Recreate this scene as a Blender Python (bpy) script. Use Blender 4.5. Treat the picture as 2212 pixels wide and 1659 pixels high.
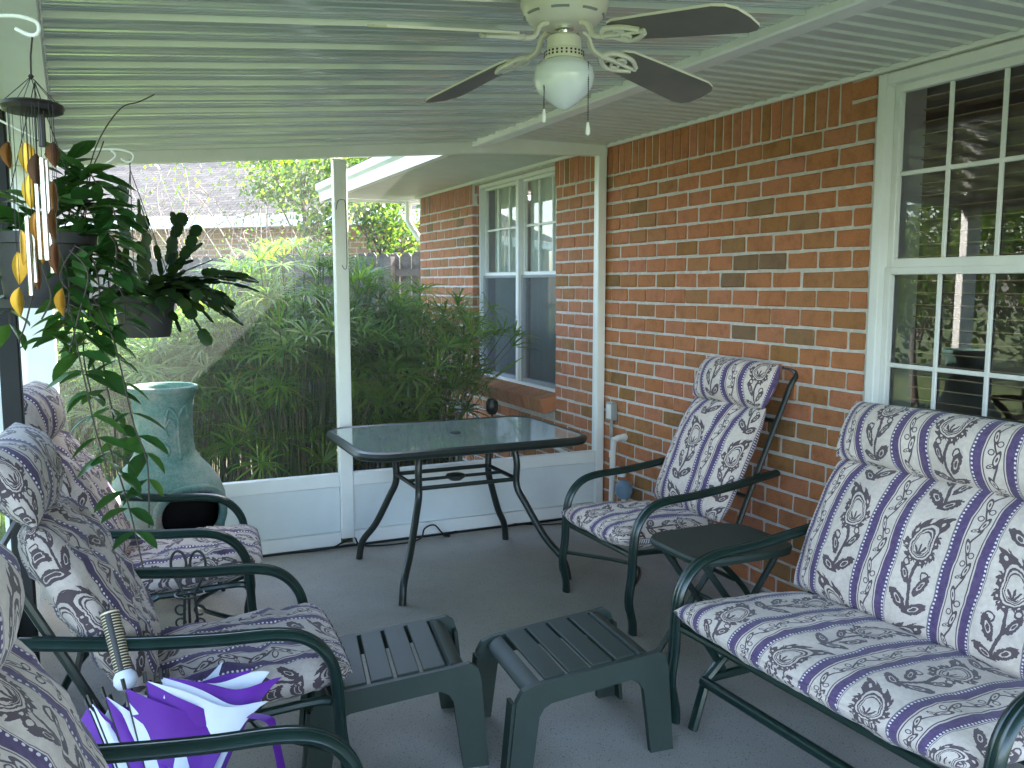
import bpy, math, random
import numpy as np
from mathutils import Vector, Matrix, noise
R_ = math.radians
PI = math.pi
rnd = random.Random(7)
for o in list(bpy.data.objects):
    bpy.data.objects.remove(o, do_unlink=True)
scn = bpy.context.scene
col = scn.collection

# ------------------------------------------------------------------ camera, sky, sun
PITCH, YAW = R_(6.5156), R_(24.5615)
cam_d = bpy.data.cameras.new('camera')
cam_d.sensor_width = 36.0
cam_d.lens = 30.993
cam_d.clip_start = 0.02
cam_d.clip_end = 300
cam = bpy.data.objects.new('camera', cam_d)
cam.location = (0, 0, 1.5)
cam.rotation_euler = (PI / 2 - PITCH, 0, -YAW)
col.objects.link(cam)
scn.camera = cam

SUN_EL, SUN_AZ = R_(39), R_(57)           # azimuth from +Y towards +X: the house shades the porch
sun_dir = Vector((math.sin(SUN_AZ) * math.cos(SUN_EL), math.cos(SUN_AZ) * math.cos(SUN_EL), math.sin(SUN_EL)))
w = bpy.data.worlds.new('World')
scn.world = w
w.use_nodes = True
nt = w.node_tree
sky = nt.nodes.new('ShaderNodeTexSky')
sky.sky_type = 'NISHITA'
sky.sun_disc = False
sky.sun_elevation = SUN_EL
sky.sun_rotation = SUN_AZ
sky.air_density = 1.0
sky.dust_density = 1.6
bg = nt.nodes['Background']
bg.inputs['Strength'].default_value = 0.15
nt.links.new(sky.outputs[0], bg.inputs['Color'])
sd = bpy.data.lights.new('sun', 'SUN')
sd.energy = 4.4
sd.angle = R_(0.5)
sd.color = (1.0, 0.95, 0.86)
so = bpy.data.objects.new('sun', sd)
so.rotation_euler = (-sun_dir).to_track_quat('-Z', 'Y').to_euler()
so.location = sun_dir * 20
col.objects.link(so)
vs = scn.view_settings
scn.display_settings.display_device = 'sRGB'
vs.view_transform = 'Standard'
vs.look = 'None'
vs.gamma = 1
vs.use_curve_mapping = False
vs.exposure = 3.6
scn.render.engine = 'CYCLES'
scn.cycles.use_denoising = True
scn.cycles.max_bounces = 10
scn.cycles.diffuse_bounces = 5
scn.cycles.glossy_bounces = 4
scn.cycles.transparent_max_bounces = 24
scn.cycles.sample_clamp_indirect = 8

# ------------------------------------------------------------------ pixel -> ray (photo measured at 2212 x 1659)
F_ = Vector((math.sin(YAW) * math.cos(PITCH), math.cos(YAW) * math.cos(PITCH), -math.sin(PITCH)))
Rt = Vector((math.cos(YAW), -math.sin(YAW), 0))
Up = Rt.cross(F_)
FP = 1904.37
def ray(x, y): return F_ + Rt * ((x - 1106) / FP) - Up * ((y - 829.5) / FP)
def at(x, y, D): return Vector((0, 0, 1.5)) + ray(x, y) * D
def ony(x, y, Y): d = ray(x, y); return Vector((0, 0, 1.5)) + d * (Y / d.y)
def onx(x, y, X): d = ray(x, y); return Vector((0, 0, 1.5)) + d * (X / d.x)
def onz(x, y, Z): d = ray(x, y); return Vector((0, 0, 1.5)) + d * ((Z - 1.5) / d.z)

# ------------------------------------------------------------------ mesh helpers
def frame(d, up=Vector((0, 0, 1))):
    d = d.normalized()
    a = up.cross(d)
    if a.length < 1e-4: a = Vector((1, 0, 0)).cross(d)
    a.normalize()
    return a, d.cross(a)

class MB:
    def __init__(s): s.v = []; s.f = []; s.uv = {}
    def add(s, vs, fs):
        n = len(s.v); s.v += [tuple(p) for p in vs]; s.f += [tuple(i + n for i in q) for q in fs]; return n
    def box(s, c, d, b=0.0, M=None):
        x, y, z = d[0] / 2, d[1] / 2, d[2] / 2
        if b <= 0:
            vs = [(i * x, j * y, k * z) for i in (-1, 1) for j in (-1, 1) for k in (-1, 1)]
            fs = [(0, 1, 3, 2), (4, 6, 7, 5), (0, 4, 5, 1), (2, 3, 7, 6), (0, 2, 6, 4), (1, 5, 7, 3)]
        else:
            b = min(b, x * .9, y * .9, z * .9)
            vs = []; idx = {}
            for i in (-1, 1):
                for j in (-1, 1):
                    for k in (-1, 1):
                        for a, p in (('x', (i * x, j * (y - b), k * (z - b))), ('y', (i * (x - b), j * y, k * (z - b))), ('z', (i * (x - b), j * (y - b), k * z))):
                            idx[i, j, k, a] = len(vs); vs.append(p)
            fs = []
            def Q(*k): fs.append(tuple(idx[q] for q in k))
            for t in (-1, 1):
                Q((t, -1, -1, 'x'), (t, 1, -1, 'x'), (t, 1, 1, 'x'), (t, -1, 1, 'x'))
                Q((-1, t, -1, 'y'), (1, t, -1, 'y'), (1, t, 1, 'y'), (-1, t, 1, 'y'))
                Q((-1, -1, t, 'z'), (1, -1, t, 'z'), (1, 1, t, 'z'), (-1, 1, t, 'z'))
                for u in (-1, 1):
                    Q((t, u, -1, 'x'), (t, u, -1, 'y'), (t, u, 1, 'y'), (t, u, 1, 'x'))
                    Q((t, -1, u, 'x'), (t, -1, u, 'z'), (t, 1, u, 'z'), (t, 1, u, 'x'))
                    Q((-1, t, u, 'y'), (-1, t, u, 'z'), (1, t, u, 'z'), (1, t, u, 'y'))
                    for k in (-1, 1): Q((t, u, k, 'x'), (t, u, k, 'y'), (t, u, k, 'z'))
        c = Vector(c)
        vs = [(M @ Vector(p) if M else Vector(p)) + c for p in vs]
        s.add(vs, fs); return s
    def bar(s, a, b, wd, th, bev=0.0, up=Vector((0, 0, 1))):
        a = Vector(a); b = Vector(b); d = b - a
        X, Z = frame(d, up); Y = d.normalized()
        M = Matrix((X, Y, Z)).transposed()
        return s.box((a + b) / 2, (wd, d.length, th), bev, M)
    def tube(s, pts, r, n=8, cap=True, flat=1.0, up=Vector((0, 0, 1)), lat=None):
        """sweep; r number or list; flat scales the second axis; lat = fixed lateral axis"""
        pts = [Vector(p) for p in pts]; m = len(pts); rings = []
        A = None
        for i, p in enumerate(pts):
            d = (pts[min(i + 1, m - 1)] - pts[max(i - 1, 0)])
            if d.length < 1e-9: d = Vector((0, 0, 1))
            d.normalize()
            if lat is not None:
                A = Vector(lat); A = (A - d * A.dot(d)).normalized()
            elif A is None: A, _ = frame(d, up)
            else:
                A = A - d * A.dot(d)
                if A.length < 1e-6: A, _ = frame(d, up)
                A.normalize()
            B = d.cross(A)
            ri = r[i] if isinstance(r, (list, tuple)) else r
            rings.append([p + A * (ri * math.cos(2 * PI * k / n)) + B * (ri * flat * math.sin(2 * PI * k / n)) for k in range(n)])
        vs = [p for q in rings for p in q]; fs = []
        for i in range(m - 1):
            for k in range(n):
                a, b = i * n + k, i * n + (k + 1) % n
                fs.append((a, b, b + n, a + n))
        if cap:
            fs.append(tuple(reversed(range(n)))); fs.append(tuple((m - 1) * n + k for k in range(n)))
        s.add(vs, fs); return s
    def lathe(s, prof, c=(0, 0, 0), n=24, M=None, skip=None):
        c = Vector(c); vs = []; fs = []
        for r, z in prof:
            for k in range(n):
                p = Vector((r * math.cos(2 * PI * k / n), r * math.sin(2 * PI * k / n), z))
                vs.append((M @ p if M else p) + c)
        for i in range(len(prof) - 1):
            for k in range(n):
                if skip and skip(i, k): continue
                a, b = i * n + k, i * n + (k + 1) % n
                fs.append((a, b, b + n, a + n))
        s.add(vs, fs); return s
    def prism(s, poly, t, M=None, c=(0, 0, 0)):
        """poly in local XZ, extruded along local Y by +-t/2"""
        n = len(poly); c = Vector(c)
        vs = [Vector((x, -t / 2, z)) for x, z in poly] + [Vector((x, t / 2, z)) for x, z in poly]
        vs = [(M @ p if M else p) + c for p in vs]
        fs = [tuple(range(n)), tuple(reversed(range(n, 2 * n)))] + [(i, i + n, (i + 1) % n + n, (i + 1) % n) for i in range(n)]
        s.add(vs, fs); return s
    def sheet(s, fn, nu, nv, uv=None, closeu=False):
        vs = []; base = len(s.v); uvs = []
        for j in range(nv + 1):
            for i in range(nu + 1):
                u, v = i / nu, j / nv
                vs.append(fn(u, v)); uvs.append(uv(u, v) if uv else (u, v))
        fs = [(j * (nu + 1) + i, j * (nu + 1) + i + 1, (j + 1) * (nu + 1) + i + 1, (j + 1) * (nu + 1) + i) for j in range(nv) for i in range(nu)]
        s.add(vs, fs)
        for k, q in enumerate(uvs): s.uv[base + k] = q
        return s
    def mesh(s, name, mat, off=Vector((0, 0, 0)), smooth=True, ang=40):
        me = bpy.data.meshes.new(name)
        vv = s.v if off.length < 1e-9 else [(p[0] - off.x, p[1] - off.y, p[2] - off.z) for p in s.v]
        me.from_pydata(vv, [], s.f)
        for m in (mat if isinstance(mat, (list, tuple)) else [mat]): me.materials.append(m)
        if s.uv:
            L = me.uv_layers.new(name='UVMap')
            li = np.empty(len(me.loops), dtype=np.int32); me.loops.foreach_get('vertex_index', li)
            arr = np.zeros((len(s.v), 2), dtype=np.float32)
            for k, q in s.uv.items(): arr[k] = q
            L.data.foreach_set('uv', arr[li].ravel())
        if smooth:
            me.polygons.foreach_set('use_smooth', [True] * len(me.polygons))
            if ang < 180: me.set_sharp_from_angle(angle=R_(ang))
        me.update()
        return me

def wloc(o):
    p = Vector((0, 0, 0))
    while o is not None: p = p + o.location; o = o.parent
    return p
def part(name, mb, mat, parent=None, kind=None, label=None, smooth=True, ang=40, local=False):
    """links a mesh; geometry given in world coordinates unless local"""
    off = Vector((0, 0, 0)) if (parent is None or local) else wloc(parent)
    me = mb.mesh(name, mat, off, smooth, ang)
    o = bpy.data.objects.new(name, me); col.objects.link(o)
    if parent is not None: o.parent = parent
    if kind: o['kind'] = kind
    if label: o['label'] = label
    return o
def thing(name, label, cat, loc=(0, 0, 0), rz=0.0, group=None):
    o = bpy.data.objects.new(name, None); col.objects.link(o)
    o.empty_display_size = .1
    o.location = loc; o.rotation_euler = (0, 0, rz); o['label'] = label; o['category'] = cat
    if group: o['group'] = group
    return o
def tag(o, label, cat, group=None):
    o['label'] = label; o['category'] = cat
    if group: o['group'] = group
    return o
def inst(name, me, parent, M):
    o = bpy.data.objects.new(name, me); col.objects.link(o); o.parent = parent; o.matrix_local = M; return o
def spline(pts, n=6):
    """Catmull-Rom through points"""
    P = [Vector(p) for p in pts]; out = []
    for i in range(len(P) - 1):
        p0, p1, p2, p3 = P[max(i - 1, 0)], P[i], P[i + 1], P[min(i + 2, len(P) - 1)]
        for k in range(n):
            t = k / n
            out.append(.5 * ((2 * p1) + (p2 - p0) * t + (2 * p0 - 5 * p1 + 4 * p2 - p3) * t * t + (3 * p1 - p0 - 3 * p2 + p3) * t ** 3))
    out.append(P[-1]); return out

# ------------------------------------------------------------------ node helpers / materials
class X:
    """tiny expression compiler: shader math nodes"""
    T = None
    def __init__(s, sock): s.s = sock
    @staticmethod
    def m(op, *a):
        n = X.T.nodes.new('ShaderNodeMath'); n.operation = op
        for i, q in enumerate(a):
            if isinstance(q, X): X.T.links.new(q.s, n.inputs[i])
            else: n.inputs[i].default_value = float(q)
        return X(n.outputs[0])
    def __add__(a, b): return X.m('ADD', a, b)
    __radd__ = __add__
    def __sub__(a, b): return X.m('SUBTRACT', a, b)
    def __rsub__(a, b): return X.m('SUBTRACT', b, a)
    def __mul__(a, b): return X.m('MULTIPLY', a, b)
    __rmul__ = __mul__
    def __truediv__(a, b): return X.m('DIVIDE', a, b)
def xf(op): return lambda *a: X.m(op, *a)
fract, floor_, abs_, sin_, cos_, atan2_, sqrt_, min_, max_, lt, gt = [xf(o) for o in ('FRACT', 'FLOOR', 'ABSOLUTE', 'SINE', 'COSINE', 'ARCTAN2', 'SQRT', 'MINIMUM', 'MAXIMUM', 'LESS_THAN', 'GREATER_THAN')]
def length(a, b): return sqrt_(a * a + b * b)
def both(a, b): return a * b

def new_mat(name):
    m = bpy.data.materials.new(name); m.use_nodes = True
    return m, m.node_tree, m.node_tree.nodes['Principled BSDF']
def nd(t, typ, **kw):
    n = t.nodes.new(typ)
    for k, v in kw.items(): setattr(n, k, v)
    return n
def ramp(t, fac, stops, interp='LINEAR'):
    r = t.nodes.new('ShaderNodeValToRGB'); r.color_ramp.interpolation = interp
    e = r.color_ramp.elements
    while len(e) < len(stops): e.new(.5)
    for q, (p, c) in zip(e, stops): q.position = p; q.color = (*c, 1) if len(c) == 3 else c
    t.links.new(fac, r.inputs[0]); return r.outputs[0]
def noise_(t, scale, detail=3, rough=.5, coord='Object', vec=None, dist=0):
    n = t.nodes.new('ShaderNodeTexNoise'); n.inputs['Scale'].default_value = scale; n.inputs['Detail'].default_value = detail
    n.inputs['Roughness'].default_value = rough; n.inputs['Distortion'].default_value = dist
    if vec is None:
        tc = t.nodes.new('ShaderNodeTexCoord'); vec = tc.outputs[coord]
    t.links.new(vec, n.inputs['Vector']); return n.outputs[0]
def mixc(t, f, a, b, mode='MIX'):
    n = t.nodes.new('ShaderNodeMix'); n.data_type = 'RGBA'; n.blend_type = mode
    for s, q in ((n.inputs[0], f), (n.inputs[6], a), (n.inputs[7], b)):
        if isinstance(q, (int, float)): s.default_value = q
        elif isinstance(q, tuple): s.default_value = (*q, 1)
        else: t.links.new(q, s)
    return n.outputs[2]
def bump(t, b, h, strength=.3, dist=.01):
    n = t.nodes.new('ShaderNodeBump'); n.inputs['Strength'].default_value = strength; n.inputs['Distance'].default_value = dist
    t.links.new(h, n.inputs['Height']); t.links.new(n.outputs[0], b.inputs['Normal'])
def pmat(name, c, rough=.5, metal=0, var=0.12, scale=8, bmp=0, bscale=60, spec=.5, coat=0, coord='Object'):
    """principled with mottled colour and optional fine relief"""
    m, t, b = new_mat(name)
    n = noise_(t, scale, 5, .6, coord)
    lo = tuple(max(0, q * (1 - var)) for q in c); hi = tuple(min(1, q * (1 + var)) for q in c)
    t.links.new(ramp(t, n, [(.3, lo), (.7, hi)]), b.inputs['Base Color'])
    b.inputs['Roughness'].default_value = rough; b.inputs['Metallic'].default_value = metal
    b.inputs['Specular IOR Level'].default_value = spec; b.inputs['Coat Weight'].default_value = coat
    b.inputs['Coat Roughness'].default_value = .15
    if bmp: bump(t, b, noise_(t, bscale, 3, .6, coord), bmp, .003)
    return m

def brick_mat(name, island):
    m, t, b = new_mat(name)
    if island:
        g = t.nodes.new('ShaderNodeNewGeometry'); r = g.outputs['Random Per Island']
    else:
        g = t.nodes.new('ShaderNodeObjectInfo'); r = g.outputs['Random']
    base = ramp(t, r, [(0, (.22, .125, .06)), (.05, (.30, .15, .055)), (.15, (.39, .168, .076)), (.45, (.44, .175, .088)), (.62, (.41, .165, .070)), (.78, (.455, .18, .105)), (.94, (.37, .17, .078)), (.97, (.30, .16, .075)), (1, (.21, .13, .08))])
    tc = t.nodes.new('ShaderNodeTexCoord')
    add = nd(t, 'ShaderNodeVectorMath', operation='ADD'); t.links.new(tc.outputs['Object'], add.inputs[0])
    cmb = t.nodes.new('ShaderNodeCombineXYZ'); X.T = t
    q = X(r) * 37.0
    for k in range(3): t.links.new(q.s, cmb.inputs[k])
    t.links.new(cmb.outputs[0], add.inputs[1])
    n1 = noise_(t, 14, 5, .65, vec=add.outputs[0]); n2 = noise_(t, 170, 3, .6, vec=add.outputs[0])
    c1 = mixc(t, .5, base, ramp(t, n1, [(.25, (.42, .36, .32)), (.5, (1, 1, 1)), (.75, (1.25, 1.1, .95))]), 'MULTIPLY')
    c2 = mixc(t, .6, c1, ramp(t, n2, [(.3, (.7, .68, .66)), (.6, (1.1, 1.1, 1.1))]), 'MULTIPLY')
    t.links.new(c2, b.inputs['Base Color'])
    b.inputs['Roughness'].default_value = .9; b.inputs['Specular IOR Level'].default_value = .2
    bump(t, b, n2, .5, .003)
    return m

def leaf_mat(name, stops, trans=.45, rough=.45, island=True, spec=.4):
    m, t, b = new_mat(name)
    if island:
        g = t.nodes.new('ShaderNodeNewGeometry'); r = g.outputs['Random Per Island']
    else:
        g = t.nodes.new('ShaderNodeObjectInfo'); r = g.outputs['Random']
    c = ramp(t, r, stops)
    n = noise_(t, 30, 3, .5)
    c = mixc(t, .5, c, ramp(t, n, [(.3, (.75, .75, .7)), (.7, (1.15, 1.15, 1.1))]), 'MULTIPLY')
    t.links.new(c, b.inputs['Base Color']); b.inputs['Roughness'].default_value = rough; b.inputs['Specular IOR Level'].default_value = spec
    tr = t.nodes.new('ShaderNodeBsdfTranslucent')
    ct = mixc(t, 1.0, c, (1.6, 1.5, .55), 'MULTIPLY'); t.links.new(ct, tr.inputs['Color'])
    mx = t.nodes.new('ShaderNodeMixShader'); mx.inputs[0].default_value = trans
    t.links.new(b.outputs[0], mx.inputs[1]); t.links.new(tr.outputs[0], mx.inputs[2])
    t.links.new(mx.outputs[0], t.nodes['Material Output'].inputs['Surface'])
    return m

def fabric_mat(name, kc=1.0):
    m, t, b = new_mat(name); X.T = t
    uvn = t.nodes.new('ShaderNodeUVMap'); sep = t.nodes.new('ShaderNodeSeparateXYZ'); t.links.new(uvn.outputs[0], sep.inputs[0])
    u, v = X(sep.outputs[0]), X(sep.outputs[1])
    wob = X(noise_(t, 9, 2, .5, vec=uvn.outputs[0])) - .5
    P = .295
    s = u / P + wob * .03; cidx = floor_(s); x = s - cidx
    def band(a, b_): return gt(x, a) * lt(x, b_)
    def line(c0, w_): return lt(abs_(x - c0), w_)
    purple = max_(band(0.0, .112), band(.348, .46))
    dv = (fract(v / .0125) - .5) * .0125
    def dots(x0): return lt(length((x - x0) * P, dv), .0034)
    dot = max_(dots(.017), dots(.443))
    thin = max_(max_(line(.132, .006), line(.328, .006)), max_(line(.472, .003), line(.995, .003)))
    # scroll vine in the narrow band
    ph = v / .145; vf = (fract(ph) - .5) * .145
    xs = (x - .23) * P
    vine = lt(abs_(xs - sin_(ph * (2 * PI)) * .011), .0028)
    def ell(cx, cy, a, b_, ang, px, py):
        c_, s_ = math.cos(ang), math.sin(ang); dx, dy = px - cx, py - cy
        return length((dx * c_ + dy * s_) / a, (dy * c_ - dx * s_) / b_)
    lf = min_(min_(ell(.008, -.03, .028, .0090, 1.25, xs, vf), ell(-.010, .038, .027, .0085, 1.85, xs, vf)), ell(-.009, -.052, .013, .005, .5, xs, vf))
    curl = max_(lt(abs_(length(xs + .009, vf + .012) - .008), .0017), lt(abs_(length(xs - .010, vf - .016) - .0085), .0017))
    scroll = max_(max_(vine, lt(lf, 1)), curl) * band(.15, .31)
    scr_in = lt(abs_(lf - .45), .16) * band(.15, .31)
    # paisley motif in the wide band
    par = fract(cidx * .5) * 4.0 - 1.0         # +1 / -1 by column
    V = .34
    vv = (fract(v / V + cidx * .13) - .5) * V
    wa = X(noise_(t, 75, 2, .6, vec=uvn.outputs[0])) - .5
    wb = X(noise_(t, 61, 2, .6, vec=uvn.outputs[0])) - .5
    a0 = (x - .73) * P * par + wa * .010
    vv = vv + wb * .010
    bb = vv - .040
    a = a0 - bb * bb * 4.5 + .012
    r = length(a, bb); th = atan2_(a, bb)
    ct = cos_(th)
    Rb = (max_(ct, 0) * max_(ct, 0) * max_(ct, 0)) * max_(ct, 0) * .056 + .060
    ser = abs_(sin_(th * 3.6 + .6)) * .20 + fract(th * 3.4) * .14 + .74
    q = r / (Rb * ser); qs = r / Rb
    body = lt(q, 1.0)
    ring = max_(lt(abs_(qs - .62), .042), lt(abs_(qs - .49), .022))
    inner = lt(qs, .42)
    b2 = bb + .026; r2 = length(a, b2); th2 = atan2_(a, b2); c2 = cos_(th2 * 5.2)
    petals = lt(r2, c2 * c2 * .026 + .011) * lt(abs_(th2), 1.5) * lt(qs, .40)
    spots = lt(length(qs - .80, (fract(th * 2.2) - .5) * .35), .055)
    calyx = lt(ell(.004, .000, .026, .013, 0.0, a0, vv) , 1 + 0) 
    stem = lt(abs_(a0 - sin_(vv * 26) * .010), .0058) * lt(vv, .02) * gt(vv, -.165)
    l1 = ell(.032, -.075, .042, .0150, 1.05, a0, vv); l2 = ell(-.036, -.050, .036, .013, 2.15, a0, vv)
    l3 = ell(.026, -.150, .046, .017, .55, a0, vv); l4 = ell(-.034, -.132, .044, .018, 2.5, a0, vv)
    lv = min_(min_(l1, l2), min_(l3, l4))
    lvw = X(noise_(t, 120, 1, .5, vec=uvn.outputs[0]))
    leaves = lt(lv, .72 + lvw * .5)
    lvin = lt(abs_(lv - .36), .07)
    curl2 = max_(lt(abs_(length(a0 - .035, vv + .045) - .013), .0028), lt(abs_(length(a0 + .040, vv + .015) - .010), .0026))
    wide = band(.475, .985)
    dark = max_(max_(body, calyx), max_(max_(stem, leaves), curl2)) * wide
    light = max_(max_(ring, inner * (1 - petals)), spots) * body
    dark = dark * (1 - max_(light, lvin * leaves * (1 - body))) 
    dark = max_(dark, scroll * (1 - scr_in))
    dark = max_(dark, thin)
    nf = noise_(t, 60, 4, .6, vec=uvn.outputs[0]); nb = noise_(t, 4, 4, .6, vec=uvn.outputs[0])
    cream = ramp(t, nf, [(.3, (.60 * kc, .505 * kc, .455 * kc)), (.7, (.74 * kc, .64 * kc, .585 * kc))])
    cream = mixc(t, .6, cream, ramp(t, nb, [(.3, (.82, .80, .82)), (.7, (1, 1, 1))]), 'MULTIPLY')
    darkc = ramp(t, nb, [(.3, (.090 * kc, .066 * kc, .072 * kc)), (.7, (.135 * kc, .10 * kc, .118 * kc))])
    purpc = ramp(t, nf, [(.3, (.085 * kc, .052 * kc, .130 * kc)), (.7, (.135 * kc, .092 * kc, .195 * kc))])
    c = mixc(t, dark.s, cream, darkc)
    c = mixc(t, purple.s, c, purpc)
    c = mixc(t, (dot * 1.0).s, c, (.74, .70, .72))
    t.links.new(c, b.inputs['Base Color'])
    b.inputs['Roughness'].default_value = .95; b.inputs['Specular IOR Level'].default_value = .15
    b.inputs['Sheen Weight'].default_value = .15
    wv = nd(t, 'ShaderNodeTexNoise'); wv.inputs['Scale'].default_value = 420; t.links.new(uvn.outputs[0], wv.inputs['Vector'])
    bump(t, b, wv.outputs[0], .25, .002)
    return m

M = {}
M['brick'] = brick_mat('brick_object', False)
M['brick_i'] = brick_mat('brick_island', True)
M['mortar'] = pmat('mortar', (.56, .52, .485), .95, var=.15, scale=25, bmp=.5, bscale=150, spec=.1)
M['white'] = pmat('white_aluminium', (.80, .81, .79), .38, var=.05, scale=5, bmp=.05, bscale=30)
M['vinyl'] = pmat('white_vinyl', (.72, .72, .70), .45, var=.05, scale=6)
M['panel'] = pmat('kick_panel_white', (.70, .74, .74), .35, var=.06, scale=3, bmp=.06, bscale=8)
M['soffit'] = pmat('soffit_vinyl', (.62, .62, .60), .5, var=.06, scale=5)
M['green_metal'] = pmat('green_painted_metal', (.006, .022, .019), .30, var=.25, scale=10, bmp=.08, bscale=90, coat=.1)
M['dark_metal'] = pmat('dark_green_brown_metal', (.014, .020, .018), .35, var=.25, scale=10, bmp=.1, bscale=90)
M['plastic'] = pmat('green_resin', (.019, .033, .027), .58, var=.14, scale=7, bmp=.12, bscale=220)
M['hollow_black'] = pmat('hollow_black', (.010, .009, .009), .98, var=.3, spec=.05)
M['black'] = pmat('black_plastic', (.006, .006, .0065), .4, var=.2)
M['shaded_post'] = pmat('post_in_shade', (.009, .010, .010), .7, var=.3, scale=6, bmp=.2, bscale=40)  # near-black base colour carries the shade on the post's inner face
M['pot'] = pmat('pot_plastic', (.036, .034, .037), .6, var=.2, scale=9, bmp=.15, bscale=60)
M['soil'] = pmat('soil', (.03, .022, .016), .95, var=.4, scale=40, bmp=.8, bscale=80)
M['shingle'] = None
M['fan_white'] = pmat('fan_cream_enamel', (.78, .74, .62), .3, var=.04, scale=5, coat=.3)
M['blade'] = pmat('fan_blade_underside', (.17, .15, .135), .45, var=.2, scale=5)
M['chrome'] = pmat('bright_steel', (.75, .75, .76), .18, metal=1, var=.04)
M['tube'] = pmat('chime_tube_aluminium', (.72, .70, .69), .25, metal=1, var=.06)
M['pvc'] = pmat('white_pvc_pipe', (.70, .69, .66), .4, var=.08)
M['greybox'] = pmat('grey_outlet_box', (.30, .31, .31), .5, var=.1)
M['iron'] = pmat('black_wrought_iron', (.018, .022, .022), .45, var=.3, scale=20, bmp=.2, bscale=100)
M['twig'] = pmat('twig_bark', (.30, .22, .17), .85, var=.35, scale=20)
M['vine'] = pmat('vine_stem', (.045, .035, .022), .7, var=.3, scale=20)
M['bark'] = pmat('tree_bark', (.10, .08, .065), .95, var=.35, scale=12, bmp=.8, bscale=30)
M['dark_room'] = pmat('room_wall', (.30, .21, .15), .9, var=.15, scale=3)
M['slat'] = pmat('brown_blind_slat', (.52, .38, .25), .25, var=.25, scale=6, coat=.3)
M['curtain'] = pmat('pale_blue_curtain', (.84, .87, .86), .9, var=.05, scale=6)
M['fence'] = pmat('weathered_fence_wood', (.11, .095, .085), .9, var=.45, scale=9, bmp=.5, bscale=35)
M['darkwood'] = pmat('dark_lacquered_wood', (.014, .010, .009), .35, var=.3, scale=12)
M['cord'] = pmat('dark_cord', (.03, .028, .026), .8)
M['umb_purple'] = pmat('purple_nylon', (.125, .018, .30), .55, var=.12, scale=14, spec=.35)
M['umb_white'] = pmat('white_nylon', (.70, .72, .80), .55, var=.05, scale=14, spec=.35)
M['roof_pan'] = pmat('pan_roof_enamel', (.56, .58, .56), .16, var=.08, scale=2.2, bmp=.06, bscale=3.5, spec=.7, coat=.5)
M['blue'] = pmat('faded_blue_plastic', (.16, .24, .32), .4, var=.2)
M['dirt'] = pmat('garden_soil', (.075, .058, .040), .95, var=.5, scale=8, bmp=.6, bscale=30)
M['leaf_pot'] = leaf_mat('hoya_leaf', [(0, (.022, .075, .020)), (.5, (.040, .115, .028)), (1, (.075, .165, .036))], .30, .30, False, .5)
M['leaf_cactus'] = leaf_mat('cactus_segment', [(0, (.012, .032, .012)), (.6, (.022, .055, .018)), (1, (.040, .075, .020))], .22, .35, False, .5)
M['papyrus'] = leaf_mat('papyrus_blade', [(0, (.06, .15, .014)), (.5, (.11, .225, .020)), (.92, (.17, .27, .035)), (1, (.26, .20, .07))], .5, .4)
M['papyrus_stem'] = leaf_mat('papyrus_stem', [(0, (.04, .075, .022)), (.6, (.07, .115, .03)), (.75, (.16, .115, .055)), (1, (.22, .16, .085))], .12, .5)
M['tree_leaf'] = leaf_mat('tree_leaf', [(0, (.045, .10, .022)), (.5, (.075, .15, .03)), (1, (.15, .21, .04))], .5, .35)
M['tree_dark'] = leaf_mat('tree_leaf_dark', [(0, (.022, .055, .016)), (.6, (.04, .09, .024)), (1, (.07, .13, .03))], .4, .4)
M['grass'] = leaf_mat('grass_blade', [(0, (.06, .12, .025)), (.6, (.10, .18, .035)), (1, (.17, .23, .06))], .45, .5)
M['fabric'] = fabric_mat('paisley_stripe_fabric')
M['fabric_dark'] = fabric_mat('paisley_stripe_fabric_dark', .70)  # darker copy of the same fabric for two of the left chairs

def mk_concrete():
    m, t, b = new_mat('porch_concrete')
    n1 = noise_(t, 1.3, 5, .6); n2 = noise_(t, 240, 2, .6)
    vo = t.nodes.new('ShaderNodeTexVoronoi'); vo.inputs['Scale'].default_value = 75
    tc = t.nodes.new('ShaderNodeTexCoord'); t.links.new(tc.outputs['Object'], vo.inputs['Vector'])
    c = ramp(t, n1, [(.3, (.27, .255, .235)), (.7, (.37, .355, .33))])
    c = mixc(t, .7, c, ramp(t, n2, [(.32, (.55, .54, .52)), (.55, (1.08, 1.08, 1.06))]), 'MULTIPLY')
    c = mixc(t, 1, c, ramp(t, vo.outputs['Distance'], [(.10, (.25, .25, .26)), (.2, (1, 1, 1))]), 'MULTIPLY')
    t.links.new(c, b.inputs['Base Color']); b.inputs['Roughness'].default_value = .85; b.inputs['Specular IOR Level'].default_value = .25
    bump(t, b, n2, .45, .003); return m
M['concrete'] = mk_concrete()
def mk_lawn():
    m, t, b = new_mat('lawn_turf')
    n1 = noise_(t, .8, 5, .6); n2 = noise_(t, 45, 4, .7)
    c = ramp(t, n1, [(.3, (.055, .095, .025)), (.55, (.085, .125, .032)), (.75, (.13, .115, .055))])
    c = mixc(t, .8, c, ramp(t, n2, [(.3, (.5, .5, .45)), (.65, (1.2, 1.2, 1.1))]), 'MULTIPLY')
    t.links.new(c, b.inputs['Base Color']); b.inputs['Roughness'].default_value = .95
    bump(t, b, n2, .8, .03); return m
M['lawn'] = mk_lawn()
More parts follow.
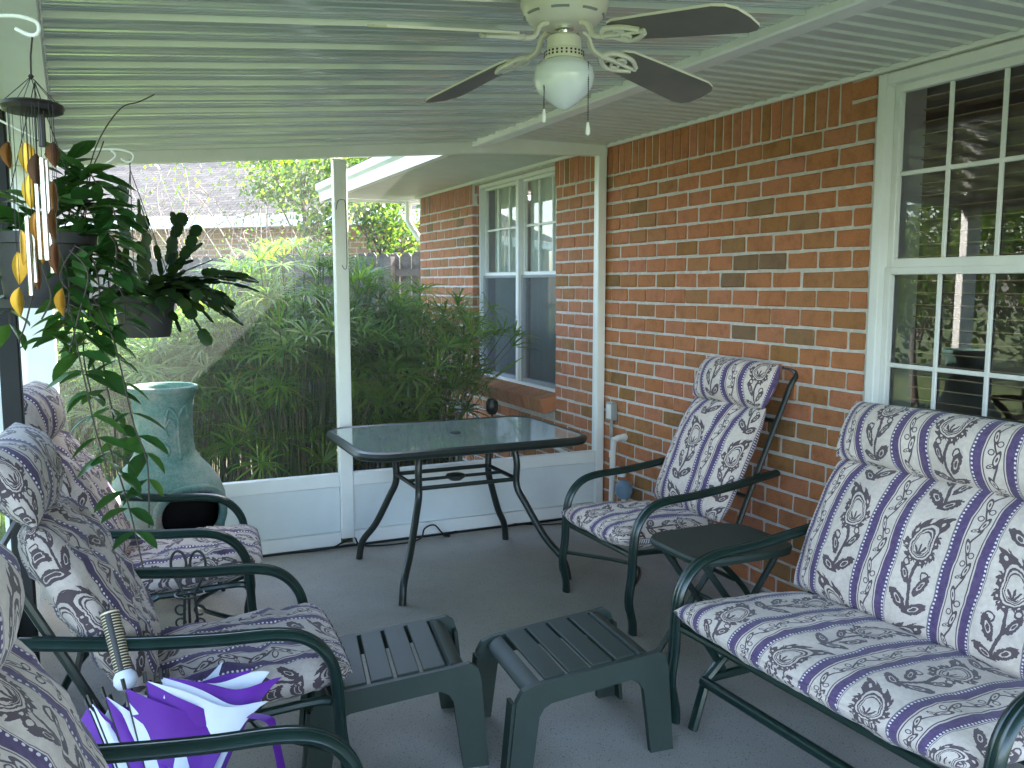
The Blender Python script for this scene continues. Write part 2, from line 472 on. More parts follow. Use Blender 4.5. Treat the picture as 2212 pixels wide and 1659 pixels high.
def mk_glass(name, ior, tint=(.9, .93, .92), rough=0.0):
    m = bpy.data.materials.new(name); m.use_nodes = True; t = m.node_tree; t.nodes.remove(t.nodes['Principled BSDF'])
    tr = t.nodes.new('ShaderNodeBsdfTransparent'); tr.inputs[0].default_value = (*tint, 1)
    gl = t.nodes.new('ShaderNodeBsdfGlossy'); gl.inputs['Roughness'].default_value = rough
    fr = t.nodes.new('ShaderNodeFresnel'); fr.inputs[0].default_value = ior
    mx = t.nodes.new('ShaderNodeMixShader')
    t.links.new(fr.outputs[0], mx.inputs[0]); t.links.new(tr.outputs[0], mx.inputs[1]); t.links.new(gl.outputs[0], mx.inputs[2])
    t.links.new(mx.outputs[0], t.nodes['Material Output'].inputs[0]); return m
M['glass'] = mk_glass('window_glass', 1.85)
def mk_screen(name, f, colr):
    m = bpy.data.materials.new(name); m.use_nodes = True; t = m.node_tree; t.nodes.remove(t.nodes['Principled BSDF'])
    tr = t.nodes.new('ShaderNodeBsdfTransparent'); df = t.nodes.new('ShaderNodeBsdfDiffuse'); df.inputs[0].default_value = (*colr, 1)
    tl = t.nodes.new('ShaderNodeBsdfTranslucent'); tl.inputs[0].default_value = (*colr, 1)
    a = t.nodes.new('ShaderNodeAddShader'); t.links.new(df.outputs[0], a.inputs[0]); t.links.new(tl.outputs[0], a.inputs[1])
    mx = t.nodes.new('ShaderNodeMixShader'); mx.inputs[0].default_value = f
    t.links.new(tr.outputs[0], mx.inputs[1]); t.links.new(a.outputs[0], mx.inputs[2])
    t.links.new(mx.outputs[0], t.nodes['Material Output'].inputs[0]); return m
M['screen'] = mk_screen('insect_screen', .075, (.20, .20, .20))
M['wscreen'] = mk_screen('window_screen', .45, (.075, .085, .105))
def mk_table():
    m, t, b = new_mat('table_glass')
    n = noise_(t, 90, 3, .6)
    t.links.new(ramp(t, n, [(.3, (.23, .29, .275)), (.7, (.30, .365, .345))]), b.inputs['Base Color'])
    b.inputs['Roughness'].default_value = .10; b.inputs['Alpha'].default_value = .94; b.inputs['Specular IOR Level'].default_value = 1.0; b.inputs['Coat Weight'].default_value = .6; b.inputs['Coat Roughness'].default_value = .04
    return m
M['tglass'] = mk_table()
def mk_globe():
    m, t, b = new_mat('opal_glass_globe')
    b.inputs['Base Color'].default_value = (.78, .82, .85, 1); b.inputs['Roughness'].default_value = .12
    b.inputs['Subsurface Weight'].default_value = .3; b.inputs['Subsurface Radius'].default_value = (.03, .03, .03); b.inputs['Coat Weight'].default_value = .4
    return m
M['globe'] = mk_globe()
def mk_chim():
    m, t, b = new_mat('verdigris_clay')
    n = noise_(t, 4.5, 6, .7); n2 = noise_(t, 120, 3, .6)
    c = ramp(t, n, [(.32, (.06, .145, .125)), (.46, (.115, .22, .19)), (.56, (.20, .27, .235)), (.68, (.31, .275, .23))])
    c = mixc(t, .6, c, ramp(t, n2, [(.3, (.6, .6, .6)), (.6, (1.1, 1.1, 1.1))]), 'MULTIPLY')
    t.links.new(c, b.inputs['Base Color']); b.inputs['Roughness'].default_value = .85
    bump(t, b, n2, .5, .004); return m
M['chim'] = mk_chim()
def mk_shingle():
    m, t, b = new_mat('grey_shingles')
    tc = t.nodes.new('ShaderNodeTexCoord'); mp = t.nodes.new('ShaderNodeMapping'); t.links.new(tc.outputs['UV'], mp.inputs[0])
    br = t.nodes.new('ShaderNodeTexBrick'); t.links.new(mp.outputs[0], br.inputs['Vector'])
    br.inputs['Scale'].default_value = 1; br.inputs['Brick Width'].default_value = .30; br.inputs['Row Height'].default_value = .13; br.inputs['Mortar Size'].default_value = .010
    br.inputs['Color1'].default_value = (.070, .064, .060, 1); br.inputs['Color2'].default_value = (.11, .10, .095, 1); br.inputs['Mortar'].default_value = (.03, .028, .026, 1)
    n = noise_(t, 60, 3, .6)
    t.links.new(mixc(t, .5, br.outputs[0], ramp(t, n, [(.3, (.6, .6, .6)), (.7, (1.2, 1.2, 1.2))]), 'MULTIPLY'), b.inputs['Base Color']); b.inputs['Roughness'].default_value = 1; b.inputs['Specular IOR Level'].default_value = .03
    return m
M['shingle'] = mk_shingle()
def mk_nbrick():
    m, t, b = new_mat('neighbour_brick')
    tc = t.nodes.new('ShaderNodeTexCoord'); br = t.nodes.new('ShaderNodeTexBrick'); t.links.new(tc.outputs['UV'], br.inputs['Vector'])
    br.inputs['Scale'].default_value = 1; br.inputs['Brick Width'].default_value = .24; br.inputs['Row Height'].default_value = .087; br.inputs['Mortar Size'].default_value = .008
    br.inputs['Color1'].default_value = (.20, .12, .075, 1); br.inputs['Color2'].default_value = (.30, .18, .10, 1); br.inputs['Mortar'].default_value = (.36, .31, .26, 1)
    t.links.new(br.outputs[0], b.inputs['Base Color']); b.inputs['Roughness'].default_value = .95; return m
M['nbrick'] = mk_nbrick()
def mk_bronze(name, st):
    m, t, b = new_mat(name)
    oi = t.nodes.new('ShaderNodeObjectInfo')
    c = ramp(t, oi.outputs['Random'], st)
    n = noise_(t, 40, 3, .6)
    t.links.new(mixc(t, .7, c, ramp(t, n, [(.3, (.55, .5, .45)), (.65, (1.1, 1.1, 1.1))]), 'MULTIPLY'), b.inputs['Base Color'])
    b.inputs['Metallic'].default_value = .55; b.inputs['Roughness'].default_value = .35
    return m
M['bronze'] = mk_bronze('chime_leaf_gold', [(0, (.30, .11, .018)), (.5, (.46, .22, .02)), (1, (.55, .33, .03))])
M['bronze_dark'] = mk_bronze('chime_leaf_brown', [(0, (.05, .022, .010)), (.6, (.10, .035, .012)), (1, (.20, .085, .018))])
def mk_handle():
    m, t, b = new_mat('ribbed_handle'); X.T = t
    tc = t.nodes.new('ShaderNodeTexCoord'); sp = t.nodes.new('ShaderNodeSeparateXYZ'); t.links.new(tc.outputs['UV'], sp.inputs[0])
    u, v = X(sp.outputs[0]), X(sp.outputs[1])
    f = lt(fract(v * 22), .34) * gt(abs_(fract(u * 3) - .5), .16) * gt(v, .05) * lt(v, .93)
    ringm = gt(v, .955) * lt(v, .985)
    c = mixc(t, max_(f, ringm).s, (.020, .016, .012), (.62, .52, .36))
    t.links.new(c, b.inputs['Base Color']); b.inputs['Roughness'].default_value = .45; return m
M['handle'] = mk_handle()

# ================================================================== SETTING
YB = 4.885          # plane of the rear screen wall
XW = 2.88           # face of the house wall
ZS = 2.36           # soffit level
def xedge(y): return -.03 - .0345 * y     # inner edge of the left beam
def zroof(x): return 2.13 + (x + .2) * .0895

g = MB()
n = 60
g.sheet(lambda u, v: Vector((-40 + 90 * u, -35 + 95 * v, -.10)), 2, 2)
part('lawn', g, M['lawn'], kind='structure')
g = MB().box((1.20, 1.62, -.05), (3.32, 6.64, .10))
part('porch_floor', g, M['concrete'], kind='structure')
g = MB(); g.sheet(lambda u, v: Vector((-.3 + 3.1 * u, 4.96 + 3.9 * v, -.088 + .012 * noise.noise(Vector((u * 7, v * 9, 0))))), 24, 24)
part('garden_bed', g, M['dirt'], kind='structure')

# ------------------------------------------------------------------ the brick house
house = thing('brick_house', 'red brick house with white soffit, filling the right side along the porch', 'house', (XW, 3.0, 0))
WN = (1.12, 2.72, .70, 2.33)      # near window  y0,y1,z0,z1
WF = (5.57, 7.12, .70, 2.33)      # far window
wall = MB()
xm = XW + .006                    # mortar face, a few mm behind the brick faces
def slab(y0, y1, z0, z1): wall.box((xm + .10, (y0 + y1) / 2, (z0 + z1) / 2), (.20, y1 - y0, z1 - z0))
eo = .008
slab(-1.6, WN[0] - eo, -.1, ZS + .05); slab(WN[1] + eo, WF[0] - eo, -.1, ZS + .05); slab(WF[1] + eo, 8.53, -.1, ZS + .05)
for W_ in (WN, WF): slab(W_[0], W_[1], -.1, W_[2]); slab(W_[0], W_[1], W_[3], ZS + .05)
wall.box((xm + 2.1, 8.43, 1.1), (3.8, .20, 2.5)); wall.box((xm + 2.1, -1.5, 1.1), (3.8, .2, 2.5)); wall.box((xm + 4.0, 3.5, 1.1), (.2, 10, 2.5))
part('wall', wall, M['mortar'], house, smooth=False)

# brick variants (shared meshes): origin at the centre of the brick, exposed face towards -X
CH, BL, BH = .0868, .1825, .0722
def brick_mesh(k, ln, ht):
    r = random.Random(k); b = MB(); b.box((0, 0, 0), (.05, ln, ht), .0045)
    b.v = [(x + r.uniform(-.0015, .0015), y + r.uniform(-.0028, .0028), z + r.uniform(-.0022, .0022)) for x, y, z in b.v]
    return b.mesh('brick', M['brick'], smooth=False)
bm_full = [brick_mesh(k, BL, BH) for k in range(6)]
bm_half = [brick_mesh(20 + k, .088, BH) for k in range(3)]
bm_sold = [brick_mesh(40 + k, .0625, .186) for k in range(4)]
rest = MB(); nbr = [0]
Z_SOLD = 2.172
def put_brick(y, z, kind, stuff=False, sy=1.0):
    jx = rnd.uniform(-.003, .003)
    ms = {'f': bm_full, 'h': bm_half, 's': bm_sold}[kind]
    me = ms[rnd.randrange(len(ms))]
    Mx = Matrix.Translation((XW + .025 + jx, y, z)) @ Matrix.Rotation(rnd.uniform(-.006, .006), 4, 'X') @ Matrix.Rotation(rnd.uniform(-.01, .01), 4, 'Z') @ Matrix.Scale(sy, 4, (0, 1, 0))
    if stuff or nbr[0] >= 296:
        rest.add([Mx @ p.co for p in me.vertices], [tuple(q.vertices) for q in me.polygons])
    else:
        nbr[0] += 1
        Ml = Matrix.Translation(-house.location) @ Mx
        inst('brick', me, house, Ml)
def course(y0, y1, k, stuff, off):
    """one course between y0 and y1; full bricks on a .196 module"""
    z = (k + .5) * CH - .09
    nh = max(2, round((y1 - y0) / .098)); hm = (y1 - y0) / nh; sy = hm / .098
    q = 0
    if off: put_brick(y0 + hm * .48, z, 'h', stuff, sy); q = 1
    while q < nh:
        if q + 2 <= nh: put_brick(y0 + hm * (q + .985), z, 'f', stuff, sy); q += 2
        else: put_brick(y0 + hm * (q + .48), z, 'h', stuff, sy); q += 1
NC = 26
jobs = []
for k in range(NC): jobs.append((2.742, YB + .02, k, k % 2))
for a in jobs: course(a[0], a[1], a[2], False, a[3])
y = 2.905
solds = []
while y < YB + .7: solds.append(y); y += .0717
for k in (26, 27): put_brick(2.806, (k + .5) * CH - .09, 'f', nbr[0] > 290, .73)
for yy in solds: put_brick(yy, Z_SOLD + .093, 's', False)
for k in range(NC):
    course(4.905 + (0 if k % 2 == 0 else .0), WF[0], k, True, (k + 1) % 2)
    course(WF[1], 8.53, k, True, k % 2)
    if (k + 1) * CH - .09 < WF[2] - .1: course(WF[0] + .01, WF[1] - .01, k, True, k % 2)
    if (k + 1) * CH - .09 < WN[2] - .1: course(WN[0], WN[1], k, True, k % 2)
for k in range(NC + 2):
    zz_ = (k + .5) * CH - .09
    if zz_ > WF[2] and zz_ < WF[3]: rest.box((XW + .075, WF[1] + .040, zz_), (.05, .09, BH), .004); rest.box((XW + .075, WF[0] - .040, zz_), (.05, .09, BH), .004)
y = WF[1] + .04
while y < 8.5: put_brick(y, Z_SOLD + .093, 's', True); y += .0717
part('brick', rest, M['brick_i'], house, kind='stuff', smooth=False)
# sills: rowlock bricks sloping out under both windows
for W_ in (WF, WN):
    sl = MB(); q = W_[0] - .02
    while q < W_[1] + .03:
        sl.box((XW - .01, q + .035, W_[2] - .055), (.20, .066, .105), .004, Matrix.Rotation(R_(-10), 3, 'Y')); q += .074
    part('window_sill', sl, M['brick_i'], house, smooth=False)

def build_window(W_, near):
    y0, y1, z0, z1 = W_; rc = 0.0 if near else .075; xg = XW + .045 + rc
    fr = MB(); t = .045 if near else .028
    fr.box((XW + .03 + rc, y0 + t / 2, (z0 + z1) / 2), (.09, t, z1 - z0), .004); fr.box((XW + .03 + rc, y1 - t / 2, (z0 + z1) / 2), (.09, t, z1 - z0), .004)
    fr.box((XW + .03 + rc, (y0 + y1) / 2, z1 - t / 2), (.088, y1 - y0 - 2 * t, t), .004); fr.box((XW + .03 + rc, (y0 + y1) / 2, z0 + t / 2), (.10, y1 - y0 - 2 * t, t), .004)
    ym = (y0 + y1) / 2
    fr.box((XW + .03 + rc, ym, (z0 + z1) / 2), (.086, .05, z1 - z0 - 2 * t), .004)
    win = part('window', fr, M['vinyl'], house)
    zm = 1.565
    for (a, b) in ((y0 + t, ym - .025), (ym + .025, y1 - t)):
        for lo in (True, False):
            za, zb = (z0 + t, zm) if lo else (zm, z1 - t)
            if not near and a > ym: b = y1 - t
            dx = .012 if lo else 0.0
            sa = MB(); q = .03 if near else .022
            X0 = xg - dx
            sa.box((X0, a + q / 2, (za + zb) / 2), (.03, q, zb - za), .003); sa.box((X0, b - q / 2, (za + zb) / 2), (.03, q, zb - za), .003)
            sa.box((X0, (a + b) / 2, zb - q / 2), (.034, b - a - 2 * q, q), .003); sa.box((X0, (a + b) / 2, za + q / 2), (.032, b - a - 2 * q, q + .008), .003)
            part('sash', sa, M['vinyl'], win)
            if near or not lo:
                for i in (1, 2):
                    yy = a + q + (b - a - 2 * q) * i / 3
                    part('muntin', MB().box((X0 + .004, yy, (za + zb) / 2), (.012, .018, zb - za - 2 * q), .003), M['vinyl'], win)
                part('muntin', MB().box((X0 + .0045, (a + b) / 2, (za + zb) / 2 + .012), (.010, b - a - 2 * q, .018), .003), M['vinyl'], win)
            part('pane', _pane(X0 + .012, a + q, b - q, za + q, zb - q), M['glass'], win)
            if lo and not near:
                part('insect_screen', _pane(XW + .012 + rc, a + .005, b - .005, za, zb), M['wscreen'], win)
    # reveal inside the wall
    rv = MB()
    X_r = XW + .16 + rc * .6
    rv.box((X_r, y0 + .008, (z0 + z1) / 2), (.17 - rc, .012, z1 - z0 - .004)); rv.box((X_r, y1 - .008, (z0 + z1) / 2), (.17 - rc, .012, z1 - z0 - .004))
    rv.box((X_r, ym, z1 - .008), (.168 - rc, y1 - y0 - .03, .012)); rv.box((X_r, ym, z0 + .008), (.166 - rc, y1 - y0 - .03, .012))
    part('reveal', rv, M['vinyl'], win)
    if near:
        ms = None; k = 0
        for (a, b) in ((y0 + .10, ym - .06), (ym + .06, y1 - .10)):
            z = z0 + .08
            while z < z1 - .06:
                sl = MB()
                ang = R_(8)
                M3 = Matrix.Rotation(ang, 3, 'Y')
                sl.box((XW + .155, (a + b) / 2, z), (.052, b - a, .0045), 0, M3)
                part('blind_slat', sl, M['slat'], win, smooth=False); z += .0485
    else:
        for (a, b) in ((y0 + .06, ym - .05), (ym + .05, y1 - .13)):
            c = MB(); c.sheet(lambda u, v: Vector((XW + .152 + .008 * math.sin(u * 40), a + (b - a) * u, z0 + .02 + (z1 - z0 - .05) * v)), 48, 1)
            part('curtain', c, M['curtain'], win, ang=180)
    return win
def _pane(x, ya, yb, za, zb):
    p = MB(); p.add([(x, ya, za), (x, yb, za), (x, yb, zb), (x, ya, zb)], [(0, 3, 2, 1)]); return p
build_window(WN, True); build_window(WF, False)
room = MB()
room.box((XW + 2.1, 3.5, -.02), (3.7, 9.7, .04)); room.box((XW + 2.1, 3.5, 2.45), (3.7, 9.7, .04)); room.box((XW + 2.6, 4.2, 1.2), (3.0, .06, 2.4))
room.box((XW + 3.88, 3.5, 1.2), (.06, 9.7, 2.4))
part('interior', room, M['dark_room'], house, smooth=False)

# soffit panels, porch side then open-air side
XB0, XB1 = 1.965, 2.05     # white beam
y = -1.4
def soffit_panel(ya, yb, x0, x1):
    s = MB(); prof = []
    q = ya
    nn = 3; st = (yb - ya) / nn
    for i in range(nn):
        prof += [(q, 0), (q + .006, -.009), (q + .016, -.009), (q + .022, 0)]
        q += st
    prof.append((yb, 0))
    s.sheet(lambda u, v: Vector((x0 + (x1 - x0) * v, prof[int(round(u * (len(prof) - 1)))][0], ZS + prof[int(round(u * (len(prof) - 1)))][1])), len(prof) - 1, 1)
    part('soffit_panel', s, M['soffit'], soff, smooth=False)
sb = MB().box(((XB1 + XW) / 2 + .1, 3.75, ZS + .03), (XW - XB1 + .3, 10.4, .03))
soff = part('soffit', sb, M['soffit'], house, smooth=False)
while y < YB - .02:
    soffit_panel(y, min(y + .27, YB - .005), XB1 + .002, XW + .03); y += .27
ss = MB()
yy = YB + .03
ss.sheet(lambda u, v: Vector((2.02 + (XW + .03 - 2.02) * v, yy + (9.0 - yy) * u, ZS)), 1, 1)
ss.sheet(lambda u, v: Vector((XW + .03 + 4 * v, 8.53 + (9.0 - 8.53) * u, ZS)), 1, 1)
part('soffit_board', ss, M['soffit'], soff, smooth=False)
part('trim', MB().box((XW - .012, 1.7, ZS - .012), (.02, 6.3, .022), .003).box((XW - .012, 6.8, ZS - .012), (.02, 3.6, .022), .003), M['vinyl'], house)
# gutter and fascia outside the porch
gp = [(2.05, 2.315), (1.995, 2.315), (1.985, 2.40), (1.955, 2.425), (1.95, 2.485), (1.96, 2.49), (2.05, 2.47)]
gt_ = MB()
nG = len(gp)
gt_.v = [(x, 4.97, z) for x, z in gp] + [(x, 9.02, z) for x, z in gp]
gt_.f = [(i, (i + 1) % nG, (i + 1) % nG + nG, i + nG) for i in range(nG)] + [tuple(range(nG)), tuple(reversed(range(nG, 2 * nG)))]
gut = part('gutter', gt_, M['white'], house, ang=25)
fa = MB().box((2.035, 6.99, 2.37), (.028, 4.05, .09), .003).box((3.9, 9.02, 2.40), (3.7, .03, .14), .003)
part('fascia', fa, M['white'], house)
ds = MB(); ds.tube(spline([ony(882, 436, 8.95), ony(882, 462, 8.95), ony(884, 482, 8.93), ony(905, 515, 8.80), (3.02, 8.64, 1.75), (3.04, 8.62, .0)], 5), .045, 8, flat=.75)
part('downspout', ds, M['white'], house)
rf = MB(); rf.sheet(lambda u, v: Vector((1.965 + 4.2 * v, -1.6 + 10.7 * u, 2.50 + 1.7 * v)), 1, 1, uv=lambda u, v: (10.7 * u, 4.5 * v))
part('roof', rf, M['shingle'], house, smooth=False)

# ------------------------------------------------------------------ porch roof
pr = thing('porch_roof', 'glossy white ribbed metal pan roof covering the screened porch', 'porch roof', (1.0, 2.0, 2.24))
PW = .262
y = -1.5; edge = []
while y < YB - .01:
    yb = min(y + PW, YB - .002)
    prof = []
    L = yb - y; nr = 6
    for i in range(nr):
        q = i * L / nr; s0 = L / nr
        for dq, dz in ((0, 0), (s0 * .42, .0003), (s0 * .50, -.0024), (s0 * .58, .0003)):
            tt = (q + dq) / L
            prof.append((y + q + dq, dz - .010 * math.sin(PI * min(1, tt / .92)) ** 1.0 if tt < .92 else dz))
    prof += [(yb - .010, .0), (yb - .007, -.016), (yb, -.016)]
    s = MB(); npf = len(prof) - 1
    s.sheet(lambda u, v: Vector(((xedge(prof[int(round(u * npf))][0]) - .02) * (1 - v) + (XB0 + .01) * v, prof[int(round(u * npf))][0],
            zroof((xedge(prof[int(round(u * npf))][0]) - .02) * (1 - v) + (XB0 + .01) * v) + prof[int(round(u * npf))][1])), npf, 1)
    part('roof_panel', s, M['roof_pan'], pr, ang=30)
    edge += [Vector((xedge(p) + .002, p, zroof(xedge(p)) + z - .004)) for p, z in prof]
    y += PW
part('edge_daylight', MB().tube(edge, .0035, 4), M['white'], pr)  # white tube paints the daylight showing along the wavy pan ends
shade_mb = MB(); shade_mb.sheet(lambda u, v: Vector((-.55 + 2.75 * v, -1.5 + 6.5 * u, zroof(-.55 + 2.75 * v) + .06)), 1, 1)
part('shade_sheet', shade_mb, M['white'], pr, smooth=False)  # unseen sheet added above the pans to keep light out
bmn = MB().box(((XB0 + XB1) / 2, 1.69, 2.320), (XB1 - XB0, 6.36, .070), .006)
part('beam', bmn, M['white'], pr)
lb = MB()
lb.v = [(xedge(yy) - dx, yy, z) for yy in (-1.5, YB - .03) for dx, z in ((0, 2.055), (.27, 2.055), (.27, 2.17), (0, 2.125))]
lb.f = [(0, 1, 5, 4), (1, 2, 6, 5), (2, 3, 7, 6), (3, 0, 4, 7), (0, 3, 2, 1), (4, 5, 6, 7)]
part('beam', lb, M['white'], pr, smooth=False)

# ------------------------------------------------------------------ rear screen wall
XL = -.36
sw = thing('screen_wall', 'white framed insect screen wall closing the far end of the porch', 'screen wall', (1.2, YB, 0))
def vbox(x0, x1, y0, y1, z0, z1, b=.004): return MB().box(((x0 + x1) / 2, (y0 + y1) / 2, (z0 + z1) / 2), (x1 - x0, y1 - y0, z1 - z0), b)
hd = MB()
def hdr(xa, za, xb, zb, h):
    hd.v += [(x, yy, z + dz) for x, z in ((xa, za), (xb, zb)) for yy, dz in ((YB - .025, 0), (YB + .03, 0), (YB + .03, h), (YB - .025, h))]
    k = len(hd.v) - 8
    hd.f += [tuple(i + k for i in q) for q in ((0, 1, 5, 4), (1, 2, 6, 5), (2, 3, 7, 6), (3, 0, 4, 7), (0, 3, 2, 1), (4, 5, 6, 7))]
hdr(XL - .03, 2.045, XB1 + .03, 2.262, .085); hdr(XB1 + .031, 2.262, 2.875, 2.290, .085)
part('header', hd, M['white'], sw, smooth=False)
part('post', vbox(1.152, 1.226, YB - .03, YB + .033, 0.05, 2.172), M['white'], sw)
part('post', vbox(2.815, 2.872, YB - .028, YB + .033, 0.05, 2.30), M['white'], sw)
part('post', vbox(XL - .035, XL + .12, YB - .035, YB + .03, 0.02, 2.055), M['white'], sw)
for xa, xb in ((XL + .121, 1.151), (1.227, 2.814)):
    part('rail', vbox(xa, xb, YB - .022, YB + .025, .352, .428), M['white'], sw)
    part('kick_panel', vbox(xa, xb, YB - .006, YB + .008, .09, .351, .002), M['panel'], sw)
    part('sill_plate', vbox(xa, xb, YB - .024, YB + .02, .012, .089), M['white'], sw)
    sc = MB(); zt = 2.07 if xb < 1.2 else 2.20
    za, zb = (zroof(xa) - .075, zroof(xb) - .075)
    sc.add([(xa, YB + .003, .428), (xb, YB + .003, .428), (xb, YB + .003, zb), (xa, YB + .003, za)], [(0, 1, 2, 3)])
    part('screen', sc, M['screen'], sw)
gk = MB().box((1.26, YB - .02, .006), (3.1, .02, .011))
part('foot_strip', gk, M['black'], sw)  # thin black strip along the foot of the wall

lw = thing('screen_wall', 'white framed screen wall along the left side behind the row of chairs', 'screen wall', (XL, 3.0, 0))
for yy in (1.25, 3.78):
    part('post', vbox(XL - .03, XL + .03, yy - .035, yy + .035, .02, 2.055), M['white'], lw)
for ya, yb in ((-1.0, 1.214), (1.286, 3.744), (3.816, YB - .037)):
    part('rail', vbox(XL - .022, XL + .025, ya, yb, .352, .428), M['white'], lw)
    part('kick_panel', vbox(XL - .008, XL + .006, ya, yb, .03, .351, .002), M['panel'], lw)
    sc = MB(); sc.add([(XL, ya, .428), (XL, yb, .428), (XL, yb, 2.055), (XL, ya, 2.055)], [(0, 1, 2, 3)])
    part('screen', sc, M['screen'], lw)
dp = onx(17, 700, -.30)
pdk = vbox(dp.x - .03, dp.x + .03, dp.y - .03, dp.y + .03, 0.0, 2.054, .005)
o = part('support_post', pdk, M['shaded_post']); tag(o, 'post at the left edge behind the chairs, shade painted into its colour', 'post')

# ================================================================== CHAIRS AND GLIDER
def pillow(mb, c, ex, ey, ez, wd, ht, th, u0=0.0, v0=0.0, nu=36, nv=30, p=7.0, wr=0.0, seed=0, dents=()):
    """stuffed cushion; ex lateral, ey along, ez out (front).  UV in metres."""
    c, ex, ey, ez = Vector(c), Vector(ex), Vector(ey), Vector(ez)
    def prm(a): return math.sin((a - .5) * PI) * .5 + .5
    def mk(sgn):
        def fn(u, v):
            a, b = prm(u) * 2 - 1, prm(v) * 2 - 1
            f = (max(0, 1 - abs(a) ** p) * max(0, 1 - abs(b) ** p)) ** .5
            z = sgn * th / 2 * f
            crown = (1 - a * a) * (1 - b * b) * th * .18 * sgn
            z += crown
            if sgn > 0:
                for (da, db, dep, rad) in dents:
                    z -= dep * math.exp(-(((a - da) * wd / 2) ** 2 + ((b - db) * ht / 2) ** 2) / rad ** 2)
            k = 1 - .03 * (a * a * b * b)
            q = Vector((a * wd * 4 + seed, b * ht * 4, seed * 3.1 + sgn))
            nz = noise.noise(q) * .010 + noise.noise(q * 2.7) * .006
            if wr: nz += wr * (noise.noise(Vector((a * wd * 22 + seed, b * ht * 7, 2.0))) * .010 + noise.noise(Vector((a * wd * 9, b * ht * 30 + seed, 5.0))) * .007)
            z += nz * f
            return c + ex * (a * wd / 2 * k) + ey * (b * ht / 2 * k) + ez * z
        return fn
    def mkuv(sgn):
        def uv(u, v):
            a, b = prm(u) * 2 - 1, prm(v) * 2 - 1
            f = (max(0, 1 - abs(a) ** p) * max(0, 1 - abs(b) ** p)) ** .5
            e = th * .5 * ((1 - f) if sgn > 0 else (1 + f))
            ea = math.copysign(abs(a) ** 6, a) * e; eb = math.copysign(abs(b) ** 6, b) * e
            return (u0 + a * wd / 2 + wd / 2 + ea, v0 + b * ht / 2 + eb)
        return uv
    for sgn in (1, -1):
        k = len(mb.f)
        mb.sheet(mk(sgn), nu, nv, uv=mkuv(sgn))
        if sgn < 0: mb.f[k:] = [tuple(reversed(q)) for q in mb.f[k:]]

def arm_path(y, t=.36, hr=.635): return spline([(-t, y, hr), (-.15, y, hr - .035), (.08, y, hr - .06), (.25, y, hr - .07), (.335, y, hr - .10), (.388, y, hr - .165), (.405, y, hr - .25), (.412, y, .26), (.425, y, .15), (.405, y, .05), (.405, y, 0)], 5)

